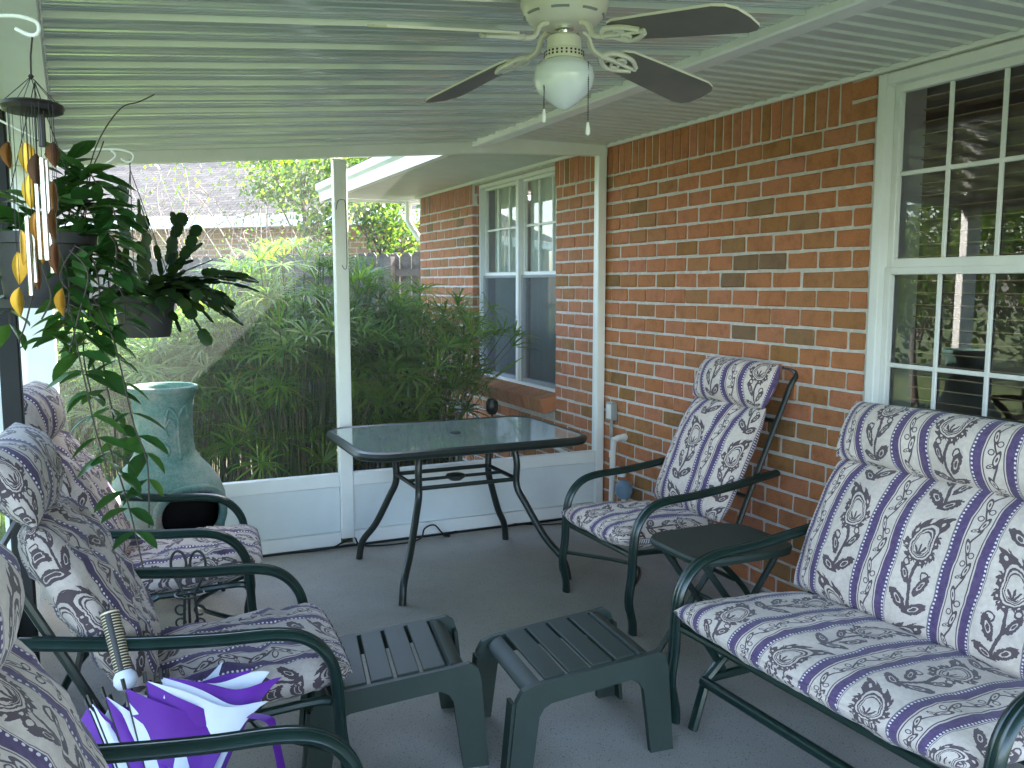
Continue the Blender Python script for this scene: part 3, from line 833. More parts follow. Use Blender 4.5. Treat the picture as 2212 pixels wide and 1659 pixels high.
def make_seat(name, label, cat, loc, rz, W_=.53, aw=.294, wr=0.0, seed=0, lean=.28, hz=1.10, u0=0.0, chair=True, group=None, tip=.36, v0=0.0, hth=.155, fab=None):
    t = thing(name, label, cat, (loc[0], loc[1], 0), rz, group)
    gm = M['green_metal']
    for s in (-1, 1):
        a = MB(); a.tube(arm_path(s * aw, tip), .0255, 10, flat=.62, lat=(0, 1, 0))
        # two pressed grooves along the arm: thin raised beads
        for d in (-.008, .008):
            ap = [p + Vector((0, d, .0)) for p in arm_path(s * aw, tip)[1:-8]]
            out = []
            for i, p in enumerate(ap):
                dd = (ap[min(i + 1, len(ap) - 1)] - ap[max(i - 1, 0)]).normalized(); nn = Vector((0, 1, 0)).cross(dd)
                out.append(p - nn * .0142)
            a.tube(out, .0035, 5)
        part('arm', a, gm, t, local=True)
    fr = MB()
    for s in (-1, 1):
        y = s * (aw - .03)
        fr.tube(spline([(.405, s * aw, .335), (.36, y, .345), (.10, y, .330), (-.10, y, .325)], 4), .013, 8)
    fr.tube([(.40, -aw, .34), (.40, aw, .34)], .013, 8); fr.tube([(.15, -aw + .03, .33), (.15, aw - .03, .33)], .011, 8)
    part('seat_frame', fr, gm, t, local=True)
    bx0, bx1 = -.12, -.12 - lean
    bk = MB()
    yb = W_ / 2 - .01
    path = [(bx0 + .02, yb, .30)] + [(bx0 - .035 + (bx1 - bx0) * q, yb, .34 + (hz - .36) * q) for q in (0, .3, .6, .9)] + [(bx1 - .045, yb - .03, hz - .01)]
    rt = [Vector((p[0], -p[1], p[2])) for p in reversed(path)]
    bk.tube(spline([Vector(p) for p in path] + rt, 4), .013, 8)
    for q in (.25, .7): bk.tube([(bx0 - .035 + (bx1 - bx0) * q, -yb, .34 + (hz - .36) * q), (bx0 - .035 + (bx1 - bx0) * q, yb, .34 + (hz - .36) * q)], .010, 6)
    part('back_frame', bk, M['dark_metal'], t, local=True)
    if chair:
        for s in (-1, 1):
            lg = MB(); lg.tube(spline([(.08, s * (aw - .03), .33), (-.06, s * (aw - .03), .26), (-.20, s * (aw - .01), .12), (-.27, s * aw, .0)], 5), .014, 8)
            part('leg', lg, gm, t, local=True)
        br = MB(); br.tube([(-.16, -aw + .02, .155), (-.16, aw - .02, .155)], .010, 6)
        part('stretcher', br, gm, t, local=True)
        part('spring_bar', MB().tube(spline([(.41, aw, .20), (.2, 0, .19), (.41, -aw, .20)], 6), .009, 6), gm, t, local=True)
    fab = fab or M['fabric']
    seat = MB()
    sx0, sx1 = -.14, .465
    sl = R_(5)
    ey = Vector((-math.cos(sl), 0, -math.sin(sl))); ez = Vector((-math.sin(sl), 0, math.cos(sl)))
    nuu = 36 if chair else 72
    dn = [(0, -.95, .02, .3)]
    pillow(seat, ((sx0 + sx1) / 2, 0, .392), (0, 1, 0), ey, ez, W_, sx1 - sx0, .115, u0, v0 + .1, nuu, 30, 7, wr, seed, dn)
    part('seat_cushion', seat, fab, t, local=True, ang=180)
    ln = math.atan2(lean, hz - .42)
    by = Vector((-math.sin(ln), 0, math.cos(ln))); bz = Vector((math.cos(ln), 0, math.sin(ln)))
    Lb = (hz - .42) / math.cos(ln)
    nbk = int(round(W_ / .27))
    back = MB(); hL = Lb - .19
    pillow(back, Vector((bx0 + .045, 0, .42)) + by * (hL / 2), (0, 1, 0), by, bz, W_, hL, .12, u0, v0 + .50, nuu, 34, 6, wr, seed + 3,
           [((2 * (i + .5) / nbk - 1), .93, .03, .09) for i in range(nbk)])
    part('back_cushion', back, fab, t, local=True, ang=180)
    hd_ = MB()
    pillow(hd_, Vector((bx0 + .055, 0, .42)) + by * (Lb - .095) + bz * .012, (0, 1, 0), by, bz, W_ + .01, .225, hth, u0, v0 + .80, nuu, 20, 2.6, wr * .5, seed + 5,
           [((2 * (i + .5) / nbk - 1), -.85, .022, .07) for i in range(nbk)])
    part('headrest', hd_, fab, t, local=True, ang=180)
    return t

CG = 'cushioned patio chairs along the porch'
make_seat('patio_chair', 'high-backed striped paisley patio chair standing against the brick wall by the glass table', 'chair', (2.385, 3.40), R_(180.9), seed=1.0, wr=.3, lean=.34, hz=1.11, tip=.37, group=CG, u0=.0)
make_seat('patio_chair', 'striped paisley patio chair on the left, with purple umbrella beside its near arm', 'chair', (.137, 2.63), R_(-2.7), seed=4.0, wr=1.6, lean=.35, hz=1.08, hth=.125, fab=M['fabric_dark'], group=CG, u0=.25, v0=.06)
make_seat('patio_chair', 'striped paisley patio chair on the left standing in front of the green clay chiminea', 'chair', (.075, 3.74), R_(-6.5), seed=8.0, wr=1.6, lean=.33, hz=1.09, hth=.125, fab=M['fabric_dark'], group=CG, u0=.24, v0=.2)
make_seat('patio_chair', 'striped paisley patio chair in the near left corner, mostly cut off by the frame', 'chair', (.03, 1.50), R_(-3), seed=12.0, wr=.6, lean=.26, hz=1.08, group=CG, u0=.25, v0=.13)

gl = make_seat('patio_glider', 'two-seat glider with purple striped paisley cushions under the near window', 'glider', (2.135, 1.835), R_(182.2), W_=1.09, aw=.575, wr=.25, seed=20.0, lean=.30, hz=1.055, u0=.0, chair=False, tip=.45)
bs = MB()
for s in (-1, 1):
    y = s * .50
    lg = MB(); lg.tube([(.18, y, .30), (.33, y, .17), (.385, y, 0)], .019, 8, flat=.8, lat=(0, 1, 0))
    part('leg', lg, M['green_metal'], gl, local=True)
    lg = MB(); lg.tube([(-.05, y, .30), (-.19, y, .17), (-.26, y, 0)], .019, 8, flat=.8, lat=(0, 1, 0))
    part('leg', lg, M['green_metal'], gl, local=True)
    bs.tube([(.33, y, .17), (-.19, y, .17)], .016, 8)
    bs.tube([(.36, y, .33), (.26, y, .19)], .012, 6); bs.tube([(-.12, y, .33), (-.10, y, .18)], .012, 6)
bs.tube([(.345, -.5, .165), (.345, .5, .165)], .018, 10); bs.tube([(-.19, -.5, .17), (-.19, .5, .17)], .016, 8)
part('glider_base', bs, M['green_metal'], gl, local=True)

# ------------------------------------------------------------------ resin footstools
def make_stool(name, label, loc, rz, tilt):
    """local: slats run across x; length along y (front low -> back high)"""
    t = thing(name, label, 'footstool', (loc[0], loc[1], 0), rz, 'green resin footstools')
    pm = M['plastic']; wd, L = .40, .50
    def ztop(y): return .315 + tilt * (y / L)
    for s in (-1, 1):
        x = s * wd / 2
        def leg_poly():
            P = []
            yf, yb = -L / 2, L / 2
            P = [(yf - .030, 0), (yf + .045, 0), (yf + .070, ztop(yf) - .10), (yf + .085, ztop(yf) - .075), (yf + .11, ztop(yf) - .062), (yb - .12, ztop(yb) - .085), (yb - .09, ztop(yb) - .10), (yb - .075, ztop(yb) - .125), (yb - .045, 0), (yb + .035, 0),
                 (yb + .012, ztop(yb) - .06), (yb + .002, ztop(yb) - .025), (yb - .025, ztop(yb) - .006), (yb - .06, ztop(yb) - .012), (yf + .05, ztop(yf) + .002), (yf + .015, ztop(yf) - .012), (yf - .004, ztop(yf) - .045)]
            return P
        m = MB(); m.prism(leg_poly(), .022, Matrix(((0, 1, 0), (1, 0, 0), (0, 0, 1))), (x, 0, 0))
        # flange along the inside of each leg
        for yq, dy in ((-L / 2 - .010, -.022), (L / 2 + .002, .028)):
            m.bar((x - s * .022, yq, ztop(yq) - .05), (x - s * .022, yq + dy, 0), .050, .012)
        part('side_frame', m, pm, t, local=True, ang=25)
    ns = 6; gap = .011
    sw_ = (L - .02) / ns
    for i in range(ns):
        y = -L / 2 + .01 + sw_ * (i + .5)
        z = ztop(y) - .006
        m = MB(); ang = math.atan2(tilt, L)
        if i in (0, ns - 1):
            e = -1 if i == 0 else 1
            # rounded end slat that rolls over the edge
            pl = []
            for q in range(7):
                a = q / 6 * R_(70)
                pl.append((y + e * (-.030 + .055 * math.sin(a)), z - .045 * (1 - math.cos(a)) + .002))
            pl2 = [(p[0] - e * .006, p[1] - .013) for p in reversed(pl)]
            m.prism(pl + pl2, wd - .024, Matrix(((0, 1, 0), (1, 0, 0), (0, 0, 1))), (0, 0, 0))
        else:
            m.box((0, y, z), (wd - .024, sw_ - gap, .014), .003, Matrix.Rotation(ang, 3, 'X'))
        part('slat', m, pm, t, local=True, ang=30)
    return t
# orientation from the floor marks of the photograph
make_stool('footstool', 'green resin slatted footstool in the middle, tilted up towards the glider', (1.335, 2.48), R_(-95), .055)
make_stool('footstool', 'green resin slatted footstool beside the left chair with the umbrella', (.775, 2.66), R_(-100), .06)

# ------------------------------------------------------------------ glass patio table
tb = thing('patio_table', 'glass topped patio table with curved dark legs in front of the screen', 'table', (1.62, 4.30, 0))
TZ = .715; tx0, tx1, ty0, ty1 = 1.045, 2.235, 3.90, 4.72
def rrect(x0, x1, y0, y1, r, n=6):
    P = []
    for cx, cy, a0 in ((x1 - r, y1 - r, 0), (x0 + r, y1 - r, 90), (x0 + r, y0 + r, 180), (x1 - r, y0 + r, 270)):
        for k in range(n + 1): a = R_(a0 + 90 * k / n); P.append((cx + r * math.cos(a), cy + r * math.sin(a)))
    return P
rp = rrect(tx0, tx1, ty0, ty1, .13)
rim = MB(); loop = [Vector((x, y, TZ - .018)) for x, y in rp]; loop.append(loop[0])
rim.tube(loop, .024, 8, cap=False, flat=.95)
part('rim', rim, M['dark_metal'], tb)
gp_ = rrect(tx0 + .008, tx1 - .008, ty0 + .008, ty1 - .008, .125)
gm_ = MB(); k = len(gp_); gm_.v = [(x, y, TZ) for x, y in gp_] + [(x, y, TZ - .007) for x, y in gp_]
gm_.f = [tuple(range(k)), tuple(reversed(range(k, 2 * k)))] + [(i, i + k, (i + 1) % k + k, (i + 1) % k) for i in range(k)]
part('glass_top', gm_, M['tglass'], tb, ang=30)
part('umbrella_collar', MB().lathe([(.0, .004), (.028, .004), (.032, .0), (.030, -.02)], ((tx0 + tx1) / 2, (ty0 + ty1) / 2, TZ), 16), M['dark_metal'], tb)
cxm, cym = (tx0 + tx1) / 2, (ty0 + ty1) / 2
for sx in (-1, 1):
    for sy in (-1, 1):
        ux, uy = cxm + sx * .27, cym + sy * .19
        fx, fy = (1.19 if sx < 0 else 2.07), (3.84 if sy < 0 else 4.62)
        d = Vector((fx - ux, fy - uy, 0))
        P = [Vector((ux - d.x * .10, uy - d.y * .10, TZ - .03)), Vector((ux, uy, TZ - .14)), Vector((ux, uy, TZ - .27)), Vector((ux + d.x * .18, uy + d.y * .18, TZ - .36)), Vector((ux + d.x * .55, uy + d.y * .55, .20)), Vector((ux + d.x * .90, uy + d.y * .90, .10)), Vector((fx, fy, .0))]
        part('leg', MB().tube(spline(P, 5), .0185, 10), M['dark_metal'], tb)
st = MB(); zz = TZ - .235
cs = [(cxm - .27, cym - .19), (cxm + .27, cym - .19), (cxm + .27, cym + .19), (cxm - .27, cym + .19)]
for i in range(4): st.tube([(*cs[i], zz), (*cs[(i + 1) % 4], zz)], .0115, 8)
st.tube([(cxm - .27, cym, zz), (cxm + .27, cym, zz)], .009, 8); st.lathe([(.0, .012), (.05, .012), (.055, 0), (.03, -.018), (0, -.018)], (cxm, cym, zz), 16)
for sx in (-1, 1): st.tube([(cxm + sx * .27, cym - .25, TZ - .04), (cxm + sx * .27, cym + .25, TZ - .04)], .010, 6)
part('stretcher', st, M['dark_metal'], tb)

# ------------------------------------------------------------------ side table between chair and glider
sdt = thing('side_table', 'small dark green folding side table between the wall chair and the glider', 'side table', (2.14, 2.72, 0))
tp = MB(); oct_ = []
cxs, cys = 2.14, 2.72
P8 = rrect(cxs - .235, cxs + .235, cys - .20, cys + .20, .10, 3)
k = len(P8); ztb = .50
tp.v = [(x, y, ztb) for x, y in P8] + [(cxs + (x - cxs) * 1.02, cys + (y - cys) * 1.02, ztb - .012) for x, y in P8] + [(x, y, ztb - .028) for x, y in P8]
tp.f = [tuple(range(k)), tuple(reversed(range(2 * k, 3 * k)))] + [(i + a * k, i + (a + 1) * k, (i + 1) % k + (a + 1) * k, (i + 1) % k + a * k) for a in range(2) for i in range(k)]
part('table_top', tp, M['plastic'], sdt, ang=25)
for s in (-1, 1):
    part('leg', MB().tube([(cxs - s * .19, cys + s * .12, ztb - .03), (cxs + s * .17, cys + s * .14, .0)], .013, 6), M['plastic'], sdt)
    part('leg', MB().tube([(cxs + s * .19, cys + s * .15, ztb - .03), (cxs - s * .17, cys + s * .17, .0)], .013, 6), M['plastic'], sdt)
part('brace', MB().tube([(cxs - .0, cys - .14, .24), (cxs, cys + .16, .24)], .009, 6), M['plastic'], sdt)

# ------------------------------------------------------------------ chiminea
cp = Vector((.215, 4.42, 0))
ch = thing('chiminea', 'tall green weathered clay chiminea with a dark arched mouth beside the screen', 'chiminea', cp)
prof = [(.13, .10), (.15, .15), (.20, .22), (.243, .33), (.256, .43), (.250, .50), (.230, .565), (.19, .625), (.152, .67), (.130, .71), (.123, .76), (.121, .82), (.124, .90), (.130, .955), (.140, .985), (.150, 1.005), (.149, 1.02), (.138, 1.025), (.125, 1.01), (.112, .95), (.105, .80), (.110, .66)]
# finer profile
PR = []
for i in range(len(prof) - 1):
    for q in range(3): PR.append((prof[i][0] + (prof[i + 1][0] - prof[i][0]) * q / 3, prof[i][1] + (prof[i + 1][1] - prof[i][1]) * q / 3))
PR.append(prof[-1])
NA = 72
amouth = math.atan2(-.91, .40)            # mouth faces the camera and the table
def mouthf(i, k):
    r, z = PR[i]
    if i > 40: return False
    a = 2 * PI * (k + .5) / NA - amouth
    a = (a + PI) % (2 * PI) - PI
    du, dz = a * .25 / .150, (z - .445)
    dz = dz / (.116 if dz > 0 else .105)
    return abs(du) ** 2.4 + abs(dz) ** 2.4 < 1 and .28 < z < .62
PR = [(r_ * 1.05, z_) for r_, z_ in PR]; prof = [(r_ * 1.05, z_) for r_, z_ in prof]
bd = MB(); bd.lathe(PR, cp, NA, skip=mouthf); part('body', bd, M['chim'], ch, ang=180)
inn = MB(); inn.lathe([(.0, .18), (.17, .22), (.215, .33), (.228, .43), (.21, .53), (.16, .62), (.11, .70)], cp, 32)
part('firebox', inn, M['hollow_black'], ch, ang=180)  # near-black shell fills the mouth so it reads as a hollow
lip = []
for q in range(41):
    th = 2 * PI * q / 40; cs_, sn = math.cos(th), math.sin(th)
    du = math.copysign(abs(cs_) ** (2 / 2.4), cs_) * .158; dz = math.copysign(abs(sn) ** (2 / 2.4), sn) * (.122 if sn > 0 else .11)
    z = .445 + dz; a = amouth + du / .25
    r = np.interp(z, [p[1] for p in prof[:15]], [p[0] for p in prof[:15]])
    lip.append(cp + Vector(((r + .008) * math.cos(a), (r + .008) * math.sin(a), z)))
part('mouth_rim', MB().tube(lip, .020, 8, cap=False), M['chim'], ch, ang=180)
def relief(pts, rr):
    out = []
    for a, z in pts:
        r = np.interp(z, [p[1] for p in prof[:15]], [p[0] for p in prof[:15]]) + .001
        aa = amouth + .02 + a; out.append(cp + Vector((r * math.cos(aa), r * math.sin(aa), z)))
    return MB().tube(spline(out, 5), rr, 6)
for pts in ([(-.45, .86), (-.30, .93), (-.02, .88), (.0, .80)], [(.45, .87), (.30, .935), (.02, .88), (.0, .80)], [(-.35, .80), (-.45, .84), (-.25, .88), (-.1, .84)], [(0, .80), (.02, .74), (-.03, .69)], [(-.5, .77), (-.35, .74), (-.42, .71)]):
    part('relief', relief(pts, .008), M['chim'], ch, ang=180)
stn = MB()
for k in range(3):
    a = amouth + R_(60 + 120 * k); stn.tube([cp + Vector((.16 * math.cos(a), .16 * math.sin(a), .20)), cp + Vector((.24 * math.cos(a), .22 * math.sin(a), 0))], .011, 6)
stn.tube([cp + Vector((.17 * math.cos(R_(20 * k)), .17 * math.sin(R_(20 * k)), .19)) for k in range(19)], .010, 6)
part('stand', stn, M['iron'], ch)

# ------------------------------------------------------------------ ceiling fan
fc = at(1219, 60, 2.25); fc.z = 0
fan = thing('ceiling_fan', 'cream four-blade ceiling fan with brown blade undersides and opal glass light', 'ceiling fan', (fc.x, fc.y, 2.16))
mo = MB(); mo.lathe([(.07, .12), (.105, .115), (.112, .085), (.112, .045), (.104, .022), (.088, .004), (.070, -.004), (.05, -.006), (.0, -.006)], (fc.x, fc.y, 2.155), 40)
mt = part('motor_housing', mo, M['fan_white'], fan)
for k in range(8):
    a = 2 * PI * k / 8 + .2; v = MB(); 
    P = [(fc.x + .100 * math.cos(a + q), fc.y + .100 * math.sin(a + q), 2.173) for q in (-.22, -.11, 0, .11, .22)]
    v.tube(P, .005, 6, flat=.6); part('vent_slot', v, M['greybox'], mt)
rod = MB().lathe([(.024, 2.152), (.024, 2.143), (.016, 2.140), (.014, 2.126)], (fc.x, fc.y, 0), 16); part('shaft', rod, M['chrome'], fan)
sw2 = MB().lathe([(.0, 2.128), (.036, 2.128), (.043, 2.122), (.045, 2.094), (.049, 2.090), (.050, 2.072), (.046, 2.068), (.0, 2.068)], (fc.x, fc.y, 0), 32)
swh = part('switch_housing', sw2, M['fan_white'], fan)
hl = MB()
for k in range(26):
    for zz in (2.085, 2.077):
        a = 2 * PI * k / 26; hl.box((fc.x + .0495 * math.cos(a), fc.y + .0495 * math.sin(a), zz), (.003, .0045, .0045), 0, Matrix.Rotation(a, 3, 'Z'))
part('vent_hole', hl, M['black'], swh, kind='stuff', smooth=False)
gb = MB().lathe([(.0, 2.014), (.046, 2.014), (.052, 2.010), (.066, 2.004), (.076, 1.988), (.078, 1.970), (.074, 1.948), (.062, 1.928), (.038, 1.908), (.014, 1.893), (.004, 1.889), (.0, 1.889)], (fc.x, fc.y, .055), 40)
part('glass_globe', gb, M['globe'], fan, ang=180)
tips = [onz(820, 57, 2.075), onz(895, 215, 2.075), onz(1530, 215, 2.075), onz(1640, 60, 2.075)]
tc_ = sum(tips, Vector((0, 0, 0))) / 4
base_a = [math.atan2((p - Vector((fc.x, fc.y, 0))).y, (p - Vector((fc.x, fc.y, 0))).x) for p in tips]
a0 = sum([(base_a[i] + i * PI / 2 + PI) % (2 * PI) - PI if False else 0 for i in range(4)])
ref = base_a[1]
angs = [ref + k * PI / 2 for k in range(4)]
for a in angs:
    Lb0, Lb1 = .19, .575
    dirv = Vector((math.cos(a), math.sin(a), 0)); lat = Vector((-math.sin(a), math.cos(a), 0))
    droop = .062
    def bp(r, l, dz=0.0):
        z = 2.112 - droop * (r - .12) / .45 + -math.tan(R_(13)) * l + dz
        return Vector((fc.x, fc.y, 0)) + dirv * r + lat * l + Vector((0, 0, z))
    out = []
    for r, hw in ((.185, .040), (.21, .050), (.30, .056), (.45, .063), (.51, .066), (.54, .058), (.557, .040), (.562, .0)): out.append((r, hw))
    ol = [(r, -h) for r, h in out] + [(r, h) for r, h in reversed(out[:-1])]
    m = MB(); k = len(ol)
    m.v = [tuple(bp(r, l, .004)) for r, l in ol] + [tuple(bp(r, l, -.002)) for r, l in ol]
    m.f = [tuple(range(k)), tuple(reversed(range(k, 2 * k)))] + [(i, i + k, (i + 1) % k + k, (i + 1) % k) for i in range(k)]
    me = m.mesh('blade', [M['fan_white'], M['blade']], fan.location, smooth=False)
    me.polygons[1].material_index = 1
    # keep the lighter enamel on top and edges
    b_ = bpy.data.objects.new('blade', me); col.objects.link(b_); b_.parent = fan
    ir = MB()
    hub = Vector((fc.x, fc.y, 2.148))
    ir.tube(spline([hub + dirv * .060, hub + dirv * .085 + Vector((0, 0, -.010)), hub + dirv * .105 + Vector((0, 0, -.040)), bp(.15, 0, -.010), bp(.20, 0, -.008)], 5), .0085, 8, flat=.8)
    for s in (-1, 1):
        ir.tube(spline([bp(.135, 0, -.012), bp(.155, s * .020, -.006), bp(.185, s * .034, -.009), bp(.225, s * .030, -.008), bp(.262, s * .010, -.008)], 5), .0065, 6)
        ir.tube(spline([bp(.20, 0, -.008), bp(.215, s * .014, -.010), bp(.198, s * .022, -.010), bp(.187, s * .010, -.010)], 5), .0045, 6)
    ir.tube([bp(.20, 0, -.008), bp(.27, 0, -.007)], .006, 6)
    part('blade_iron', ir, M['fan_white'], fan)
for px, pb, dx in ((1175, 240, 0), (1270, 268, 0)):
    top = Vector((fc.x, fc.y, 2.07)) + Rt * (.044 if px > 1219 else -.046)
    bot = at(px, pb, 2.23)
    top = Vector((bot.x, bot.y, 2.03)) if False else top
    cm = MB(); 
    bx = Vector((bot.x, bot.y, bot.z))
    pts = [top, Vector((bx.x, bx.y, top.z - .02)), bx]
    q = 0; nb = 26
    for i in range(nb + 1):
        p = pts[1].lerp(pts[2], i / nb); cm.lathe([(0, .0028), (.0022, 0), (0, -.0028)], p, 6)
    cm.tube(pts, .0009, 4)
    pc = part('pull_chain', cm, M['iron'], fan)
    kb = MB().lathe([(.0, .006), (.003, .004), (.0045, -.006), (.0065, -.018), (.0055, -.026), (.0, -.030)], bx, 12); part('pull_knob', kb, M['white'], pc)

# ------------------------------------------------------------------ wind chime
hk = at(70, 76, 1.5)
wc = thing('wind_chime', 'wind chime of bronze leaves and metal tubes under a dark round disc', 'wind chime', (hk.x, hk.y, hk.z - .12))
dc = at(70, 232, 1.5)
dk = MB().lathe([(.0, .008), (.040, .009), (.047, .006), (.050, .0), (.047, -.007), (.040, -.010), (.0, -.009)], dc, 36)
part('top_disc', dk, M['darkwood'], wc)
knot = at(67, 165, 1.5)
cd = MB()
cd.tube([hk, at(66, 120, 1.5), knot], .0016, 5); cd.lathe([(0, .006), (.005, 0), (0, -.006)], knot, 8)
for k in range(6):
    a = 2 * PI * k / 6 + .3; cd.tube([knot, dc + Vector((.042 * math.cos(a), .042 * math.sin(a), .008))], .0007, 4)
part('cord', cd, M['cord'], wc)
# tubes
for px, y0_, y1_, rr in ((62, 470, 638, .0042), (72, 500, 610, .0036), (97, 345, 562, .0048), (108, 350, 590, .0036), (82, 400, 560, .0034)):
    D = 1.5 + rnd.uniform(-.03, .03)
    a, b = at(px, y0_ if px < 90 else y0_, D), at(px + 6, y1_, D)
    a.x, a.y = b.x, b.y
    m = MB().tube([a, b], rr, 10); tu = part('chime_tube', m, M['tube'], wc)
    part('string', MB().tube([a, Vector((a.x, a.y, dc.z))], .0006, 4), M['cord'], tu)
# bronze leaves (position px, height, width px, turn)
def leaf_geo(L, W_, curl=.15, nseg=8, wseg=4, fold=.25):
    m = MB()
    def fn(u, v):
        t_ = v; hw = W_ / 2 * (math.sin(PI * min(1, t_ ** .85)) ** .95 if 0 < t_ < 1 else 0)
        x = (u * 2 - 1) * hw
        return Vector((x, abs(u * 2 - 1) * hw * fold + curl * L * (t_ - .5) ** 2, -t_ * L))
    m.sheet(fn, wseg, nseg); return m
LV = [(52, 305, 368, 44, 0), (62, 375, 445, 40, .2), (88, 495, 565, 36, .3), (42, 495, 570, 34, -.4), (75, 457, 515, 38, .1), (36, 543, 610, 34, 0), (82, 560, 622, 20, 1.0), (43, 620, 680, 18, 1.0), (136, 622, 680, 16, 1.1), (118, 305, 358, 26, .9), (20, 305, 360, 20, 1.1), (80, 330, 400, 26, .8), (118, 390, 460, 24, 1.0), (122, 520, 590, 24, 1.0), (118, 450, 515, 22, 1.1)]
for i, (px, ya, yb, wpx, trn) in enumerate(LV):
    D = 1.5 + rnd.uniform(-.035, .035)
    p = at(px, ya, D); Lf = (yb - ya) / FP * D; Wf = max(.030, wpx / FP * D)
    lm = leaf_geo(Lf * 1.08, (.030 if wpx < 30 else Wf) * .95, .12, fold=.55)
    me = lm.mesh('bronze_leaf', M['bronze_dark' if trn > .25 and i not in (2, 7, 8) else 'bronze'], smooth=True, ang=180)
    Mx = Matrix.Translation(p - wloc(wc)) @ Matrix.Rotation(-YAW + trn * 1.25 + PI * 0, 4, 'Z')
    lo = inst('bronze_leaf', me, wc, Mx)
    sm = MB().tube([p, Vector((p.x, p.y, dc.z))], .0005, 4)
    part('string', sm, M['cord'], wc)
part('clapper', MB().tube([dc + Vector((.012, 0, 0)), dc + Vector((.012, .0, -.065))], .006, 8), M['darkwood'], wc)
# hook holding the chime
hb = MB(); A0 = Vector((dp.x + .02, hk.y + .35, 2.0))
hb.tube(spline([at(-60, 36, 1.52), at(0, 34, 1.52), at(45, 36, 1.5), at(78, 48, 1.5), at(84, 65, 1.5), at(76, 76, 1.5), at(58, 74, 1.5), at(34, 62, 1.5)], 5), .0035, 8)
hb.tube([at(-60, 36, 1.52), Vector((-.30, at(-60, 36, 1.52).y + .25, 2.06))], .0035, 6)
o = part('plant_hook', hb, M['white']); tag(o, 'white curled hook holding the wind chime at the top left', 'hook')

# ------------------------------------------------------------------ hanging plants
def leaf_mesh(L, W_, k):
    m = MB(); f = .22 + .1 * k
    P = []
    for t_, hw in ((0, 0), (.2, .72), (.45, 1), (.7, .8), (.88, .42), (1, 0)):
        zc = -.25 * L * (t_ ** 2) * (.5 + .4 * k)
        P.append((t_, hw, zc))
    idx = []
    for t_, hw, zc in P:
        row = []
        for s in (-1, 0, 1):
            if hw == 0 and s: row.append(None); continue
            row.append(len(m.v)); m.v.append((s * hw * W_ / 2, t_ * L, zc + (abs(s) * hw * W_ / 2) * f))
        idx.append(row)
    for i in range(len(P) - 1):
        for a, b in ((0, 1), (1, 2)):
            q = [idx[i][a], idx[i][b], idx[i + 1][b], idx[i + 1][a]]
            q = [z for z in q if z is not None]
            if len(q) >= 3: m.f.append(tuple(q))
    return m.mesh('leaf', M['leaf_pot'], smooth=True, ang=180)
leaf_ms = [leaf_mesh(.088, .046, k * .5) for k in range(3)] + [leaf_mesh(.070, .040, .5), leaf_mesh(.105, .048, .7)]
def leaf_at(par, p, d, roll, sc=1.0):
    d = d.normalized(); X_, Z_ = frame(d)
    Mr = Matrix((X_, d, Z_)).transposed().to_4x4() @ Matrix.Rotation(roll, 4, 'Y')
    inst('leaf', leaf_ms[rnd.randrange(5)], par, Matrix.Translation(p - wloc(par)) @ Mr @ Matrix.Scale(sc, 4))

pl_c = at(100, 600, 2.35)
pA = thing('hanging_plant', 'broad-leaved trailing vine in a grey pot hanging at the left edge', 'plant', (pl_c.x, pl_c.y, pl_c.z - .08))
zt = at(100, 505, 2.35).z; zb_ = at(100, 655, 2.35).z
pt = MB().lathe([(.0, zb_), (.095, zb_), (.100, zb_ + .01), (.118, zt - .03), (.128, zt - .028), (.130, zt), (.122, zt), (.115, zt - .03), (.0, zt - .035)], (pl_c.x, pl_c.y, 0), 32)
pt.lathe([(.0, zb_ - .012), (.118, zb_ - .010), (.125, zb_ + .012), (.120, zb_ + .012), (.11, zb_ - .002), (0, zb_ - .002)], (pl_c.x, pl_c.y, 0), 32)
part('pot', pt, M['pot'], pA)
wr_ = MB(); hkA = Vector((pl_c.x, pl_c.y, 2.02))
for k in range(3):
    a = 2 * PI * k / 3 + .5; wr_.tube([Vector((pl_c.x + .127 * math.cos(a), pl_c.y + .127 * math.sin(a), zt - .01)), hkA], .0016, 4)
part('hanger_wire', wr_, M['iron'], pA)
nl = 0
vines = []
# stems arching out of the pot, given as picture-measured arcs at the depth of the pot
def V2(pts, D): return [at(x, y, d) for (x, y), d in zip(pts, D if isinstance(D, (list, tuple)) else [D] * len(pts))]
arcs = [([(130, 520), (160, 430), (185, 370), (210, 400)], 2.35), ([(140, 520), (190, 450), (235, 440), (250, 470)], 2.32), ([(150, 520), (215, 500), (250, 530), (245, 600)], 2.3),
        ([(120, 520), (110, 430), (140, 380), (150, 345)], 2.38), ([(160, 530), (200, 560), (215, 640), (200, 740)], 2.28), ([(90, 520), (60, 500), (30, 560), (20, 700)], 2.3),
        ([(170, 540), (230, 580), (265, 640), (270, 700)], 2.3), ([(130, 540), (150, 620), (140, 690), (110, 730)], 2.22), ([(100, 530), (70, 640), (55, 700), (40, 740)], 2.22),
        ([(150, 540), (190, 590), (170, 680), (150, 760)], 2.2), ([(180, 540), (225, 560), (240, 690), (235, 760)], 2.33),
        ([(150, 660), (165, 740), (185, 830), (205, 920), (232, 1010)], 2.22), ([(200, 640), (240, 720), (262, 800), (290, 920), (318, 1000), (322, 1140)], 2.26),
        ([(180, 640), (215, 730), (228, 820), (245, 900), (250, 960)], 2.3), ([(170, 650), (180, 700), (182, 780), (200, 860)], 2.35), ([(235, 960), (262, 1040), (285, 1120), (310, 1230)], 2.24),
        ([(125, 530), (90, 560), (110, 640), (90, 690)], 2.2), ([(160, 535), (130, 600), (180, 650), (215, 660)], 2.2), ([(170, 530), (240, 540), (275, 590), (290, 640)], 2.38)]
stm = MB()
